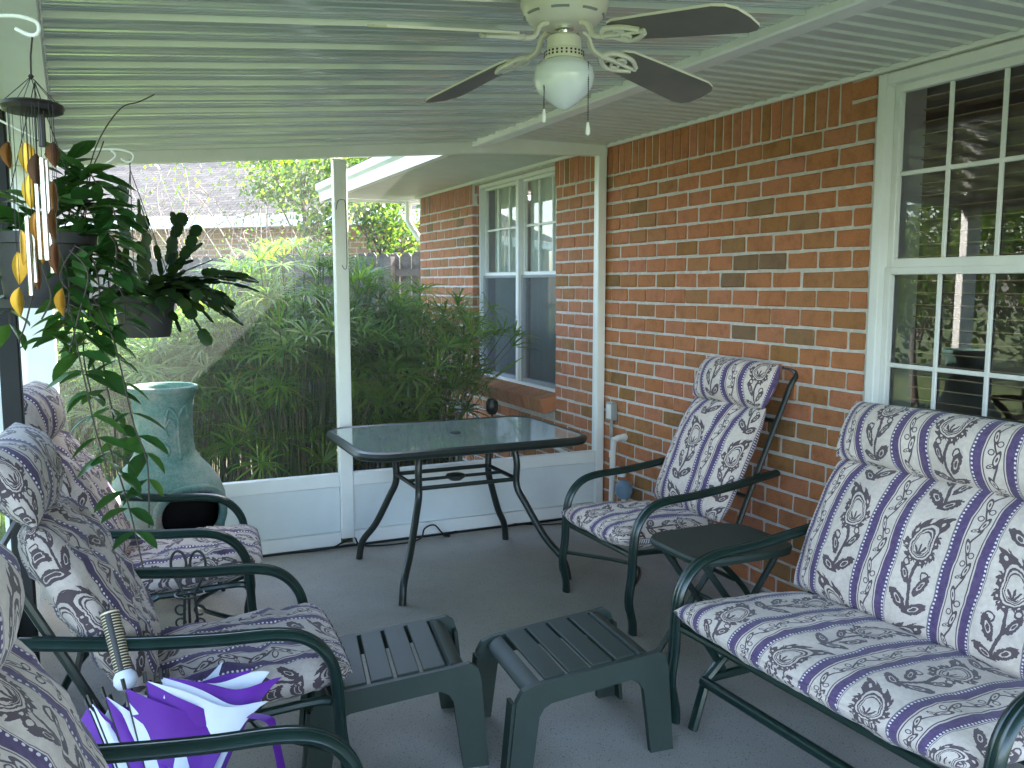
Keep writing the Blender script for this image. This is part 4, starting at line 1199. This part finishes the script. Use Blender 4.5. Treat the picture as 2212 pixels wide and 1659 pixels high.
for ai, (pp, D) in sorted(enumerate(arcs), key=lambda q: 0 if 11 <= q[0] <= 15 else 1):
    sp_ = spline(V2(pp, D), 8); stm.tube(sp_, .0022, 5)
    trail = ai in (11, 12, 13, 14, 15)
    step = 4 if trail else 2
    for i in range(2, len(sp_), step):
        if ai in (12,) and i > 34: continue
        if ai == 15 and i > 18 and rnd.random() < .7: continue
        tdir = (sp_[min(i + 1, len(sp_) - 1)] - sp_[i - 1]).normalized()
        for s in ((-1, 1) if rnd.random() < .8 else (1,)):
            if nl >= 240: break
            sd_ = Vector((rnd.uniform(-.5, .5), rnd.uniform(-.5, .5), rnd.uniform(-.2, .35))) + Rt * s * .9 + tdir * .5
            leaf_at(pA, sp_[i], sd_, rnd.uniform(-.5, .5), rnd.uniform(.75, 1.15)); nl += 1
for k in range(60):
    a = rnd.uniform(0, 2 * PI); r = rnd.uniform(.02, .12)
    p = Vector((pl_c.x + r * math.cos(a), pl_c.y + r * math.sin(a), zt + rnd.uniform(-.02, .10)))
    leaf_at(pA, p, Vector((math.cos(a), math.sin(a), rnd.uniform(-.3, .7))), rnd.uniform(-.6, .6), rnd.uniform(.8, 1.2))
for pp in ([(180, 480), (190, 380), (215, 300), (260, 235), (300, 220), (334, 204)], [(185, 470), (195, 380), (215, 330), (224, 305)]):
    stm.tube(spline(V2(pp, 2.36), 6), .0018, 5)
part('stem', stm, M['vine'], pA)

pB = thing('hanging_plant', 'dark flat-stemmed holiday cactus spilling from a pot on wires', 'plant', at(312, 700, 2.75))
cz = at(312, 640, 2.75)
bz_ = at(312, 728, 2.75).z; tz_ = at(312, 640, 2.75).z
part('pot', MB().lathe([(0, bz_), (.070, bz_), (.074, bz_ + .01), (.088, tz_ - .02), (.096, tz_ - .018), (.098, tz_), (.09, tz_), (.085, tz_ - .02), (0, tz_ - .022)], (cz.x, cz.y, 0), 28), M['pot'], pB)
hkB = at(280, 345, 2.75)
wm = MB()
for k in range(3):
    a = 2 * PI * k / 3 + .2; wm.tube([Vector((cz.x + .096 * math.cos(a), cz.y + .096 * math.sin(a), tz_ - .005)), hkB - Vector((0, 0, .03))], .0013, 4)
wm.tube([hkB, hkB - Vector((0, 0, .03))], .002, 5)
part('hanger_wire', wm, M['iron'], pB)
seg = MB()
sg = [(0, .3), (.12, .75), (.3, .85), (.38, 1.0), (.5, .8), (.62, .95), (.75, .85), (.9, .7), (1, .35)]
for t_, h in sg: seg.v += [(-h * .0195, t_ * .050, 0), (0, t_ * .050, .003), (h * .0195, t_ * .050, 0)]
for i in range(len(sg) - 1):
    for q in (0, 1): seg.f.append((i * 3 + q, i * 3 + q + 1, i * 3 + q + 4, i * 3 + q + 3))
seg_me = seg.mesh('segment', M['leaf_cactus'], smooth=True, ang=180)
nseg = 0
def chain(p, d, n_, grav, spread=.18):
    global nseg
    d = d.normalized()
    for i in range(n_):
        if nseg >= 298: return
        X_, Z_ = frame(d, Vector((rnd.uniform(-.3, .3), rnd.uniform(-.3, .3), 1)))
        Mr = Matrix((X_, d, Z_)).transposed().to_4x4() @ Matrix.Rotation(rnd.uniform(-.7, .7), 4, 'Y')
        sc_ = rnd.uniform(.85, 1.2)
        inst('segment', seg_me, pB, Matrix.Translation(p - wloc(pB)) @ Mr @ Matrix.Scale(sc_, 4)); nseg += 1
        p = p + d * .044 * sc_
        d = (d + Vector((rnd.uniform(-spread, spread), rnd.uniform(-spread, spread), rnd.uniform(-spread, spread) - grav))).normalized()
# to the right: long drooping sprays; upright sprays; short ones below
for k in range(22):
    chain(cz + Vector((rnd.uniform(-.03, .06), rnd.uniform(-.06, .06), .03)), Rt * rnd.uniform(.7, 1.2) + Vector((0, 0, rnd.uniform(-.1, .5))) + F_ * rnd.uniform(-.5, .5), rnd.randint(4, 7), rnd.uniform(.05, .20), .12)
for k in range(11):
    chain(cz + Vector((rnd.uniform(-.06, .06), rnd.uniform(-.06, .06), .02)), Vector((0, 0, 1)) + Rt * rnd.uniform(-.5, .75) + F_ * rnd.uniform(-.4, .4), rnd.randint(4, 7), rnd.uniform(-.03, .06), .2)
for k in range(16):
    chain(cz + Rt * rnd.uniform(-.08, .12) + F_ * rnd.uniform(-.08, .06) + Vector((0, 0, .0)), Rt * rnd.uniform(-.5, .9) + F_ * rnd.uniform(-.9, .3) + Vector((0, 0, .2)), rnd.randint(4, 6), rnd.uniform(.3, .6), .15)
hb2 = MB(); A1 = Vector((XL + .03, at(150, 325, 2.75).y + .0, 2.02))
hb2.tube([A1] + spline([at(130, 326, 2.75), at(240, 322, 2.75), at(283, 330, 2.75), at(287, 345, 2.75), at(275, 350, 2.75), at(262, 343, 2.75)], 5), .0035, 8)
hb2.tube(spline([at(236, 322, 2.75), at(250, 335, 2.75), at(238, 348, 2.75), at(228, 352, 2.75)], 4), .003, 6)
o = part('plant_hook', hb2, M['white']); tag(o, 'white wall bracket hook holding the holiday cactus', 'hook')

# ------------------------------------------------------------------ umbrella
H0, H1 = at(236, 1322, 2.22), at(268, 1455, 2.17)
ax = (H0 - H1).normalized()                      # towards the handle
tipP = H1 - ax * (H1.z / ax.z - .012)
um = thing('umbrella', 'purple and white folded umbrella with ribbed brown handle, standing handle up', 'umbrella', tipP)
hm = MB(); A_, B_ = frame(ax)
Lh = (H0 - H1).length
hm.sheet(lambda u, v: H1 + ax * (Lh * v) + (A_ * math.cos(2 * PI * u) + B_ * math.sin(2 * PI * u)) * (.020 + .003 * v), 24, 10)
k = len(hm.v); hm.v += [tuple(H0 + (A_ * math.cos(2 * PI * q / 24) + B_ * math.sin(2 * PI * q / 24)) * .014 - ax * .004) for q in range(24)]
top0 = 10 * 25
hm.f += [(top0 + q, top0 + q + 1, k + (q + 1) % 24, k + q) for q in range(24)] + [tuple(k + q for q in range(24))]
part('handle', hm, M['handle'], um, ang=50)
part('collar', MB().lathe([(.0, .01), (.018, .008), (.027, -.006), (.029, -.020), (.022, -.034), (.010, -.040)], H1, 20, Matrix((A_, B_, ax)).transposed()), M['umb_white'], um)
part('shaft', MB().tube([H1, tipP], .006, 8), M['chrome'], um)
# folded canopy: gores between eight ribs, flaring to the right near the hem
Lc = (H1 - tipP).length
NR = 8; hemT = .90
ctr = lambda t_: tipP + ax * (Lc * t_)
rdir = (Rt - ax * Rt.dot(ax)).normalized(); fdir = ax.cross(rdir)      # screen right / away
flap = [(-3, .32, .05), (6, .29, .01), (14, .26, -.025), (22, .22, -.055), (40, .10, .0), (190, .07, .0), (200, .085, .02), (-42, .13, .08), (-26, .24, .23), (-20, .28, .205), (-14, .31, .16), (-8, .32, .11)]
NR = 12
for gidx in range(NR):
    m = MB()
    p0, p1 = 2 * PI * (gidx - .5) / NR, 2 * PI * (gidx + .5) / NR
    fa_, fl_, dr_ = R_(flap[gidx][0]), flap[gidx][1], flap[gidx][2]
    def fn(u, v, p0=p0, p1=p1, fa_=fa_, fl_=fl_, g=gidx, dr_=dr_):
        phi = p0 + (p1 - p0) * u; tt = v
        w_ = math.sin(PI * u) ** .68
        rb = (.085 - .03 * math.sin(PI * u)) * tt ** 1.15 + .008
        L = fl_ * w_ * tt ** 1.6
        wav = .013 * math.sin(10 * w_ + 2.3 * g + 4 * v) * tt ** 3 * w_
        a = fa_ + .10 * w_ * math.sin(2.1 * g + 1) * tt
        x_ = rb * math.cos(phi) + L * math.cos(a) - wav * math.sin(a)
        y_ = rb * math.sin(phi) * .9 + L * math.sin(a) * .8 + wav * math.cos(a)
        drop = (dr_ * w_ ** 1.2 + .26 * L + .022 * math.sin(PI * w_) - .014 * math.sin(8 * w_ + g * 1.7) * w_) * tt ** 3
        return ctr(.93 * tt) + rdir * x_ + fdir * y_ - Vector((0, 0, drop))
    m.sheet(fn, 44, 18)
    part('gore', m, M['umb_purple'] if gidx % 2 == 0 else M['umb_white'], um, ang=180)
    m = MB(); p = fn(0, 1); q = fn(0, .93); d = (p - q).normalized(); m.tube([p - d * .006, p + d * .020], .005, 6); part('rib_tip', m, M['black'], um)
    m = MB(); m.tube([fn(0, .98), fn(0, .6), H1 - ax * .35], .002, 5); part('rib', m, M['iron'], um)
stp = MB(); s0 = at(592, 1585, 2.08)
stp.tube(spline([at(540, 1545, 2.1), at(582, 1555, 2.08), s0, at(604, 1640, 2.05), at(618, 1710, 2.03)], 6), .014, 6, flat=.12)
part('wrist_strap', stp, M['umb_purple'], um)

# ------------------------------------------------------------------ wrought iron plant stand
ps = onz(412, 1315, .0)
sp = thing('plant_stand', 'small black wrought iron stand with scrolled loops between the left chairs', 'stand', (.30, 3.20, 0))
c0 = Vector((.30, 3.20, 0))
c0 = ony(410, 1300, 3.30); c0.z = 0
sp.location = c0
fm = MB()
for k in range(3):
    a = 2 * PI * k / 3 - .5; e = Vector((math.cos(a), math.sin(a), 0))
    fm.tube(spline([c0 + e * .02 + Vector((0, 0, .38)), c0 + e * .035 + Vector((0, 0, .18)), c0 + e * .06 + Vector((0, 0, .08)), c0 + e * .10 + Vector((0, 0, .0))], 5), .005, 6)
part('leg', fm, M['iron'], sp)
lp = MB()
for s in (-1, 1):
    o_ = c0 + Rt * (s * .035)
    lp.tube([o_ + Rt * (.028 * math.cos(R_(a))) + Vector((0, 0, .40 + .05 * math.sin(R_(a)) + .09)) for a in range(-60, 250, 14)], .005, 6)
    lp.tube([o_ + Rt * (s * .02) + Vector((0, 0, .45)), c0 + Rt * (s * .02) + Vector((0, 0, .38))], .005, 6)
    for z_ in (.32, .27):
        lp.tube([o_ + Rt * (.018 * math.cos(R_(a))) + Vector((0, 0, z_ + .018 * math.sin(R_(a)))) for a in range(0, 330, 22)], .004, 5)
part('scroll', lp, M['iron'], sp)
part('ring', MB().tube([c0 + Vector((.05 * math.cos(R_(a)), .05 * math.sin(R_(a)), .38)) for a in range(0, 361, 24)], .004, 5), M['iron'], sp)

# ------------------------------------------------------------------ pipes, outlet, valve by the corner
ob = MB().box((XW - .022, 4.745, .70), (.045, .075, .115), .006); oo = part('outlet_box', ob, M['greybox']); tag(oo, 'grey weatherproof outlet box on the brick wall near the corner', 'outlet box')
part('cover', MB().box((XW - .048, 4.735, .70), (.008, .05, .09), .002), M['pvc'], oo)
part('conduit', MB().tube([(XW - .02, 4.745, .64), (XW - .02, 4.745, .0)], .010, 8), M['greybox'], oo)
pv = MB(); pv.tube(spline([(XW + .01, 4.60, .555), (XW - .05, 4.60, .555), (XW - .075, 4.61, .54), (XW - .08, 4.62, .50), (XW - .08, 4.64, .0)], 5), .018, 10)
pv.tube([(XW - .08, 4.63, .47), (XW - .08, 4.63, .43)], .022, 10); pv.tube([(XW - .03, 4.60, .555), (XW - .005, 4.60, .555)], .022, 10)
o = part('drain_pipe', pv, M['pvc']); tag(o, 'white plastic pipe with elbow coming out of the brick wall', 'pipe')
vl = thing('hose_valve', 'small white and faded blue plastic valve by the pipe low on the wall', 'valve', (XW - .07, 4.50, .23))
part('body', MB().lathe([(0, .19), (.035, .20), (.055, .24), (.050, .285), (.02, .31), (0, .315)], (XW - .075, 4.50, 0), 18), M['blue'], vl)
part('cap', MB().lathe([(0, .33), (.022, .33), (.03, .345), (.026, .375), (0, .385)], (XW - .08, 4.52, 0), 14), M['white'], vl)
part('pipe', MB().tube([(XW - .075, 4.50, .20), (XW - .075, 4.50, 0)], .014, 8), M['pvc'], vl)
# cable on the floor along the screen wall
cb = MB()
cb.tube(spline([onz(555, 1200, .008), onz(700, 1187, .008), onz(740, 1172, .03), onz(765, 1160, .05), onz(782, 1178, .01), onz(860, 1175, .01), (1.60, 4.80, .012), (1.63, 4.80, .07), (1.69, 4.80, .085), (1.74, 4.80, .03), (1.78, 4.79, .01), onz(960, 1155, .01), onz(1020, 1140, .012), onz(1100, 1132, .012), (2.4, 4.78, .01), (2.70, 4.70, .01), (2.78, 4.58, .015), (2.80, 4.53, .03)], 6), .005, 6)
o = part('cable', cb, M['black']); tag(o, 'thin black cable lying along the foot of the white panels', 'cable')
cl = MB()
for k in range(3): cl.tube([Vector((2.66 + .035 * math.cos(a / 10 * 2 * PI) + .01 * k, 4.62 + .02 * k, .36 + .03 * math.sin(a / 10 * 2 * PI) + .0)) + Vector((0, 0, -.348 + .03 * k)) for a in range(11)], .007, 5)
o = part('cable_coil', cl, M['black']); tag(o, 'small bunched black cable on the floor in the corner behind the wall chair', 'cable')
lt_ = thing('path_light', 'small black garden lamp with a glass lens outside below the far window', 'garden light', (2.47, 5.75, -.09))
part('stake', MB().tube([(2.47, 5.75, -.09), (2.47, 5.75, .57)], .008, 6), M['black'], lt_)
part('lamp_head', MB().lathe([(0, .56), (.03, .57), (.045, .60), (.045, .65), (.03, .68), (0, .685)], (2.47, 5.75, 0), 16), M['black'], lt_)
fx_ = thing('garden_box', 'small white utility box on a stake outside beyond the glass table', 'box', (2.30, 5.95, -.09))
part('stake', MB().box((2.30, 5.95, .24), (.03, .03, .66)), M['greybox'], fx_)
part('box', MB().box((2.30, 5.95, .61), (.12, .10, .07), .006), M['white'], fx_)
part('cover', MB().box((2.34, 5.90, .60), (.10, .02, .055), .004), M['greybox'], fx_)
o = part('water_pipe', MB().tube([(2.78, 5.62, .385), (2.79, 5.02, .34)], .014, 8).tube([(2.78, 5.62, .385), (2.86, 5.62, .385)], .014, 8).tube([(2.79, 5.02, .34), (2.88, 5.02, .34)], .014, 8), M['pvc']); tag(o, 'white pipe running along the brick outside the screen', 'pipe')
# wire hook hanging on the middle post
wh = MB(); wh.tube(spline([(1.160, YB - .034, 1.90), (1.170, YB - .036, 1.945), (1.195, YB - .036, 1.955), (1.212, YB - .036, 1.93), (1.214, YB - .036, 1.75), (1.213, YB - .036, 1.60), (1.20, YB - .036, 1.578), (1.186, YB - .036, 1.60)], 5), .0018, 5)
o = part('wire_hook', wh, M['iron']); tag(o, 'thin dark wire hook hanging on the middle white post', 'hook')

# ================================================================== GARDEN
def papyrus(name, label, cx, cy, rx, ry, count, h0, h1, seed, lean=.25, leafL=.24, cone=None):
    r = random.Random(seed); t = thing(name, label, 'plant', (cx, cy, -.09)); st_ = MB(); lv = MB()
    for k in range(count):
        a = r.uniform(0, 2 * PI); q = math.sqrt(r.random())
        bx, by = cx + rx * .75 * q * math.cos(a), cy + ry * .75 * q * math.sin(a)
        H = r.uniform(h0, h1) * (1 - .28 * q * q)
        if k % 4 == 0: H *= r.uniform(.30, .8)
        dx, dy = math.cos(a) * lean * H * q * r.uniform(.4, 1.4) + r.gauss(0, .05), math.sin(a) * lean * H * q * r.uniform(.4, 1.4) + r.gauss(0, .05)
        p0 = Vector((bx, by, -.10)); p2 = Vector((bx + dx, by + dy, H)); p1 = Vector((bx + dx * .25, by + dy * .25, H * .55))
        st_.tube([p0, p1, p1.lerp(p2, .55) + Vector((0, 0, .02)), p2], [.0045, .004, .0035, .003], 4, cap=False)
        if r.random() < .06: continue
        n_ = r.randint(15, 23); ax_ = (p2 - p1).normalized(); A, B = frame(ax_)
        up_ = r.uniform(.05, 1.0)
        for i in range(n_):
            th = 2 * PI * i / n_ + r.uniform(-.2, .2); L = leafL * r.uniform(.65, 1.2)
            d = (A * math.cos(th) + B * math.sin(th)) + ax_ * (up_ + r.uniform(-.15, .2)); d.normalize()
            sd_ = d.cross(ax_); sd_.normalize(); wv = .0060 * r.uniform(.8, 1.3)
            g1 = p2 + d * L * .45 + Vector((0, 0, -.03 * L)); g2 = p2 + d * L * .8 + Vector((0, 0, -.14 * L)); g3 = p2 + d * L * 1.0 + Vector((0, 0, -.32 * L))
            lv.add([p2 - sd_ * wv * .5, p2 + sd_ * wv * .5, g1 + sd_ * wv, g1 - sd_ * wv, g2 + sd_ * wv * .8, g2 - sd_ * wv * .8, g3], [(0, 1, 2, 3), (3, 2, 4, 5), (5, 4, 6)])
    part('stem', st_, M['papyrus_stem'], t, kind='stuff', ang=180)
    part('leaf', lv, M['papyrus'], t, kind='stuff', ang=180)
    return t
papyrus('papyrus', 'tall umbrella papyrus clump behind the left screen panel and middle post', 1.15, 6.05, .62, .60, 420, 1.05, 1.80, 1)
papyrus('papyrus', 'umbrella papyrus clump reaching towards the far window behind the glass table', 1.95, 6.25, .50, .55, 330, .90, 1.55, 2, lean=.35)
papyrus('papyrus', 'lower sunlit umbrella papyrus clump behind the chiminea', .40, 6.45, .60, .60, 300, .90, 1.35, 3)
papyrus('papyrus', 'bright yellow-green papyrus clump at the far left behind the hanging plants', -.15, 8.4, .85, .8, 320, .8, 1.30, 4)
# single stray stalk leaning right under the far window
sk = MB(); lvk = MB(); 
pa, pb2 = onx(870, 1005, 2.1), onx(1085, 800, 2.55)
sk.tube(spline([pa, pa.lerp(pb2, .5) + Vector((0, 0, .05)), pb2], 5), .004, 5)
for i in range(7):
    d = (pb2 - pa).normalized() * rnd.uniform(.5, 1) + Vector((rnd.uniform(-.4, .4), rnd.uniform(-.4, .4), rnd.uniform(-.3, .8))); d.normalize(); s_ = d.cross(Vector((0, 1, .3))).normalized() * .006
    b0 = pb2 - (pb2 - pa) * .06 * i; lvk.add([b0 - s_ * .5, b0 + s_ * .5, b0 + d * .12 + s_, b0 + d * .12 - s_, b0 + d * .21], [(0, 1, 2, 3), (3, 2, 4)])
sk_o = thing('papyrus', 'single bent papyrus stalk leaning towards the far window sill', 'plant', (pa.x, pa.y, -.09))
sk.tube(spline([Vector((pa.x - .25, pa.y - .1, -.09)), pa - Vector((.10, .05, .25)), pa], 4), .004, 5)
part('stem', sk, M['papyrus_stem'], sk_o); part('leaf', lvk, M['papyrus'], sk_o, kind='stuff', ang=180)

# grass
gr = MB(); r = random.Random(5)
for k in range(15000):
    if k < 9000: x, y = r.uniform(-2.2, 2.2), r.uniform(5.1, 11.5)
    else: x, y = r.uniform(-4.0, -.5), r.uniform(.5, 9)
    h = r.uniform(.05, .16); a = r.uniform(0, 2 * PI); c_, s_ = math.cos(a) * .004, math.sin(a) * .004; lx, ly = r.gauss(0, .04), r.gauss(0, .04)
    gr.add([(x - c_, y - s_, -.10), (x + c_, y + s_, -.10), (x + lx, y + ly, -.10 + h)], [(0, 1, 2)])
part('grass', gr, M['grass'], kind='stuff', smooth=False)

# fence: boards from the corner of the house to the left
FR, FL_ = at(925, 545, 9.85), at(150, 548, 12.4); FR.z = FL_.z = 0
fe = thing('wooden_fence', 'dark weathered wooden board fence behind the papyrus', 'fence', (FR.lerp(FL_, .5)))
fd = (FL_ - FR).normalized(); fn_ = Vector((fd.y, -fd.x, 0))
if fn_.y > 0: fn_ = -fn_
FH = 1.86; Lf = (FL_ - FR).length; q = 0.0; bw = .142
ydir = Matrix((fd, fn_, Vector((0, 0, 1)))).transposed()
bms = []
for k in range(4):
    rr = random.Random(90 + k); b = MB(); hh = FH + .1
    b.prism([(-bw / 2, 0), (bw / 2, 0), (bw / 2, hh - .04), (bw / 2 - .035, hh), (-bw / 2 + .035, hh), (-bw / 2, hh - .04)], .018)
    bms.append(b.mesh('board', M['fence'], smooth=False))
mfn = ydir.to_4x4()
while q < Lf:
    p = FR + fd * q
    inst('board', bms[rnd.randrange(4)], fe, Matrix.Translation(p - fe.location + Vector((0, 0, -.12 + rnd.uniform(-.015, .015)))) @ mfn @ Matrix.Rotation(rnd.uniform(-.01, .01), 4, 'Y')); q += .151
for z_ in (1.62, .95, .25): part('rail', MB().bar(FR + fn_ * .035 + Vector((0, 0, z_)), FL_ + fn_ * .035 + Vector((0, 0, z_)), .04, .085), M['fence'], fe)
q = .45
while q < Lf: p = FR + fd * q + fn_ * .10; part('post', MB().box((p.x, p.y, .85), (.09, .09, 1.9), 0, ydir), M['fence'], fe); q += 2.3
# neighbour's house
NR_, NL_ = at(1000, 462, 13.2), at(-250, 478, 17.0)
nh = thing('neighbour_house', 'grey shingled brick house with white eaves beyond the fence', 'house', (NR_.lerp(NL_, .5).x, NR_.lerp(NL_, .5).y, 0))
dN = (NL_ - NR_); dN.z = 0; Ln = dN.length; dN.normalize(); nN = Vector((dN.y, -dN.x, 0))
if nN.y > 0: nN = -nN
e0 = Vector((NR_.x, NR_.y, 0)) - dN * 3.0; Ln += 6; ze = NR_.z
wv_ = e0 - nN * .45
m = MB(); m.sheet(lambda u, v: wv_ + dN * (Ln * u) + Vector((0, 0, -.1 + (ze - .0) * v)), 1, 1, uv=lambda u, v: (Ln * u, v * (ze - .1)))
part('wall', m, M['nbrick'], nh, smooth=False)
m = MB(); m.bar(e0 + Vector((0, 0, ze - .02)), e0 + dN * Ln + Vector((0, 0, ze - .02)), .03, .19); part('fascia', m, M['white'], nh)
m = MB(); m.sheet(lambda u, v: e0 + dN * (Ln * u) - nN * (.47 * v) + Vector((0, 0, ze - .10)), 1, 1); part('soffit', m, M['white'], nh, smooth=False)
m = MB(); m.sheet(lambda u, v: e0 + dN * (Ln * u) + nN * .06 - nN * (5.0 * v) + Vector((0, 0, ze + .08 + 2.3 * v)), 1, 1, uv=lambda u, v: (Ln * u, 5.5 * v)); part('roof', m, M['shingle'], nh, smooth=False)

# trees
def tree(label, base, H, crown, nleaf, leaf, mat, seed, tr=.10, name='tree', squash=(1, 1, 1), trunk_top=None):
    """crown: list of (centre, radius) blobs; leaf clusters of single bent quads"""
    r = random.Random(seed); t = thing(name, label, 'tree', base); base = Vector(base)
    tk = MB()
    top = Vector(crown[0][0])
    mid = base.lerp(top, .5) + Vector((r.uniform(-.15, .15), r.uniform(-.15, .15), 0))
    tk.tube(spline([base, mid, top], 5), [tr * (1 - .07 * i) for i in range(11)], 8)
    for c, rad in crown:
        c = Vector(c)
        for k in range(4):
            d = Vector((r.gauss(0, 1), r.gauss(0, 1), r.gauss(.2, .6))).normalized()
            s0 = base.lerp(top, r.uniform(.45, .95))
            tk.tube(spline([s0, s0.lerp(c, .6) + Vector((0, 0, -.1)), c + d * rad * .8], 4), [tr * .35 * (1 - .09 * i) for i in range(9)], 5)
    part('trunk', tk, M['bark'], t, ang=180)
    N = nleaf; tot = sum(q[1] ** 2 for q in crown); V = []; Fs = []
    lv = MB()
    for c, rad in crown:
        c = Vector(c); m_ = int(N * rad * rad / tot); ncl = max(6, m_ // 22)
        for k in range(ncl):
            d = Vector((r.gauss(0, 1), r.gauss(0, 1), r.gauss(0, 1))).normalized(); q = c + Vector((d.x * squash[0], d.y * squash[1], d.z * squash[2])) * rad * (r.random() ** .45)
            cr = leaf * r.uniform(2, 4.5)
            for i in range(22):
                p = q + Vector((r.gauss(0, 1), r.gauss(0, 1), r.gauss(0, .7))) * cr * .55
                n_ = Vector((r.gauss(0, 1), r.gauss(0, 1), r.gauss(.4, 1))).normalized(); A, B = frame(n_, Vector((r.random(), r.random(), r.random())))
                L = leaf * r.uniform(.6, 1.25)
                lv.add([p, p + A * L * .28 + B * L * .5, p + B * L + n_ * (-.15 * L), p - A * L * .28 + B * L * .5], [(0, 1, 2, 3)])
    part('crown', lv, mat, t, kind='stuff', ang=180)
    return t
tA = at(640, 400, 11.6)
tree('sunlit leafy tree behind the fence beside the middle post', (tA.x + .3, tA.y, -.1), 3, [(at(650, 380, 11.6), .62), (at(700, 470, 11.2), .34), (at(590, 375, 12), .42), (at(760, 370, 11.4), .55)], 3600, .085, M['tree_leaf'], 11, .06)
tB = at(830, 470, 11.0)
tree('pale bright tree showing between the gutter and the fence', (tB.x, tB.y, -.1), 3, [(at(830, 480, 11.0), .33), (at(880, 520, 10.8), .26), (at(790, 455, 11.2), .26), (at(850, 420, 11.4), .3)], 2000, .075, M['tree_leaf'], 12, .05)
tC = at(500, 300, 24)
tree('tall dark tree rising behind the shingled roof', (tC.x, tC.y, -.1), 7, [(at(480, 330, 22), 1.3), (at(600, 330, 22), 1.3), (at(380, 310, 23), 1.2), (at(760, 300, 22), 1.9)], 5000, .17, M['tree_dark'], 13, .2)
tree('broad tree added out of view left of the porch for shade and reflections', (-3.4, 6.2, -.1), 5, [((-3.3, 6.0, 3.4), 1.5), ((-2.6, 4.8, 3.1), 1.1), ((-4.2, 7.2, 3.0), 1.2), ((-2.9, 6.9, 4.2), 1.2)], 9000, .12, M['tree_leaf'], 14, .14)  # added beyond the frame to shade the porch and show in the window
tree('round bushy tree added out of view on the left for shade and reflections', (-3.8, 2.4, -.1), 4, [((-3.8, 2.4, 2.6), 1.4), ((-3.4, 3.4, 3.3), 1.1), ((-4.2, 1.2, 3.0), 1.1)], 7000, .12, M['tree_leaf'], 15, .13)  # another out-of-frame tree added for shade and reflection
tree('large dark tree added out of view at the far left to darken reflections', (-9.5, 8.0, -.1), 7, [((-9.5, 8, 4.0), 2.6), ((-8.6, 5.4, 2.6), 2.2), ((-9.5, 11, 3.2), 2.6), ((-9, 2, 2.6), 2.6), ((-8.5, 8.5, 1.4), 1.8)], 10000, .2, M['tree_dark'], 16, .25)  # added outside the view to darken what the near window reflects
tree('round sunlit bush on the lawn left of the chiminea corner', (-2.9, 7.5, -.1), 2, [((-2.9, 7.5, 1.75), .75), ((-2.6, 7.0, 1.5), .5), ((-3.2, 8.0, 1.6), .5)], 6000, .07, M['tree_leaf'], 17, .05)
tree('dense dark hedge added out of view at the left to darken reflections', (-7.5, 7, -.1), 3, [((-7.5, 4, 1.6), 1.9), ((-7.5, 7, 1.8), 1.9), ((-7.5, 10, 1.8), 1.9), ((-7.0, 13, 1.8), 1.9), ((-7.5, 1, 1.6), 1.9)], 12000, .2, M['tree_dark'], 18, .08)  # hedge put in as a dark backing for the window reflection
# bare twiggy shrubs between fence and roof
bs_ = thing('bare_shrub', 'tangle of pale bare branches in front of the shingled roof', 'shrub', tuple(at(480, 620, 11.4).xy) + (-.1,))
bt = MB(); r = random.Random(31)
for k in range(48):
    x0 = r.uniform(250, 720); D = r.uniform(11.2, 12.2)
    p0 = at(x0 + r.uniform(-40, 40), 640, D); p2 = at(x0 + r.uniform(-150, 150), r.uniform(345, 520), D + r.uniform(-.4, .4)); p1 = p0.lerp(p2, .6) + Vector((r.uniform(-.2, .2), 0, r.uniform(.0, .25)))
    bt.tube(spline([p0, p1, p2], 4), [.010 - .0009 * i for i in range(9)], 4)
    for j in range(3):
        s0 = p1.lerp(p2, r.random()); bt.tube([s0, s0 + Vector((r.uniform(-.3, .3), r.uniform(-.1, .1), r.uniform(-.05, .3)))], [.004, .0015], 3)
part('branch', bt, M['twig'], bs_, kind='stuff', ang=180)
lv = MB()
for k in range(500):
    p = at(r.uniform(300, 720), r.uniform(350, 560), r.uniform(11, 12.2)); n_ = Vector((r.gauss(0, 1), r.gauss(0, 1), r.gauss(.4, 1))).normalized(); A, B = frame(n_); L = r.uniform(.03, .07)
    lv.add([p, p + A * L * .3 + B * L * .5, p + B * L, p - A * L * .3 + B * L * .5], [(0, 1, 2, 3)])
part('leaf', lv, M['tree_leaf'], bs_, kind='stuff', ang=180)
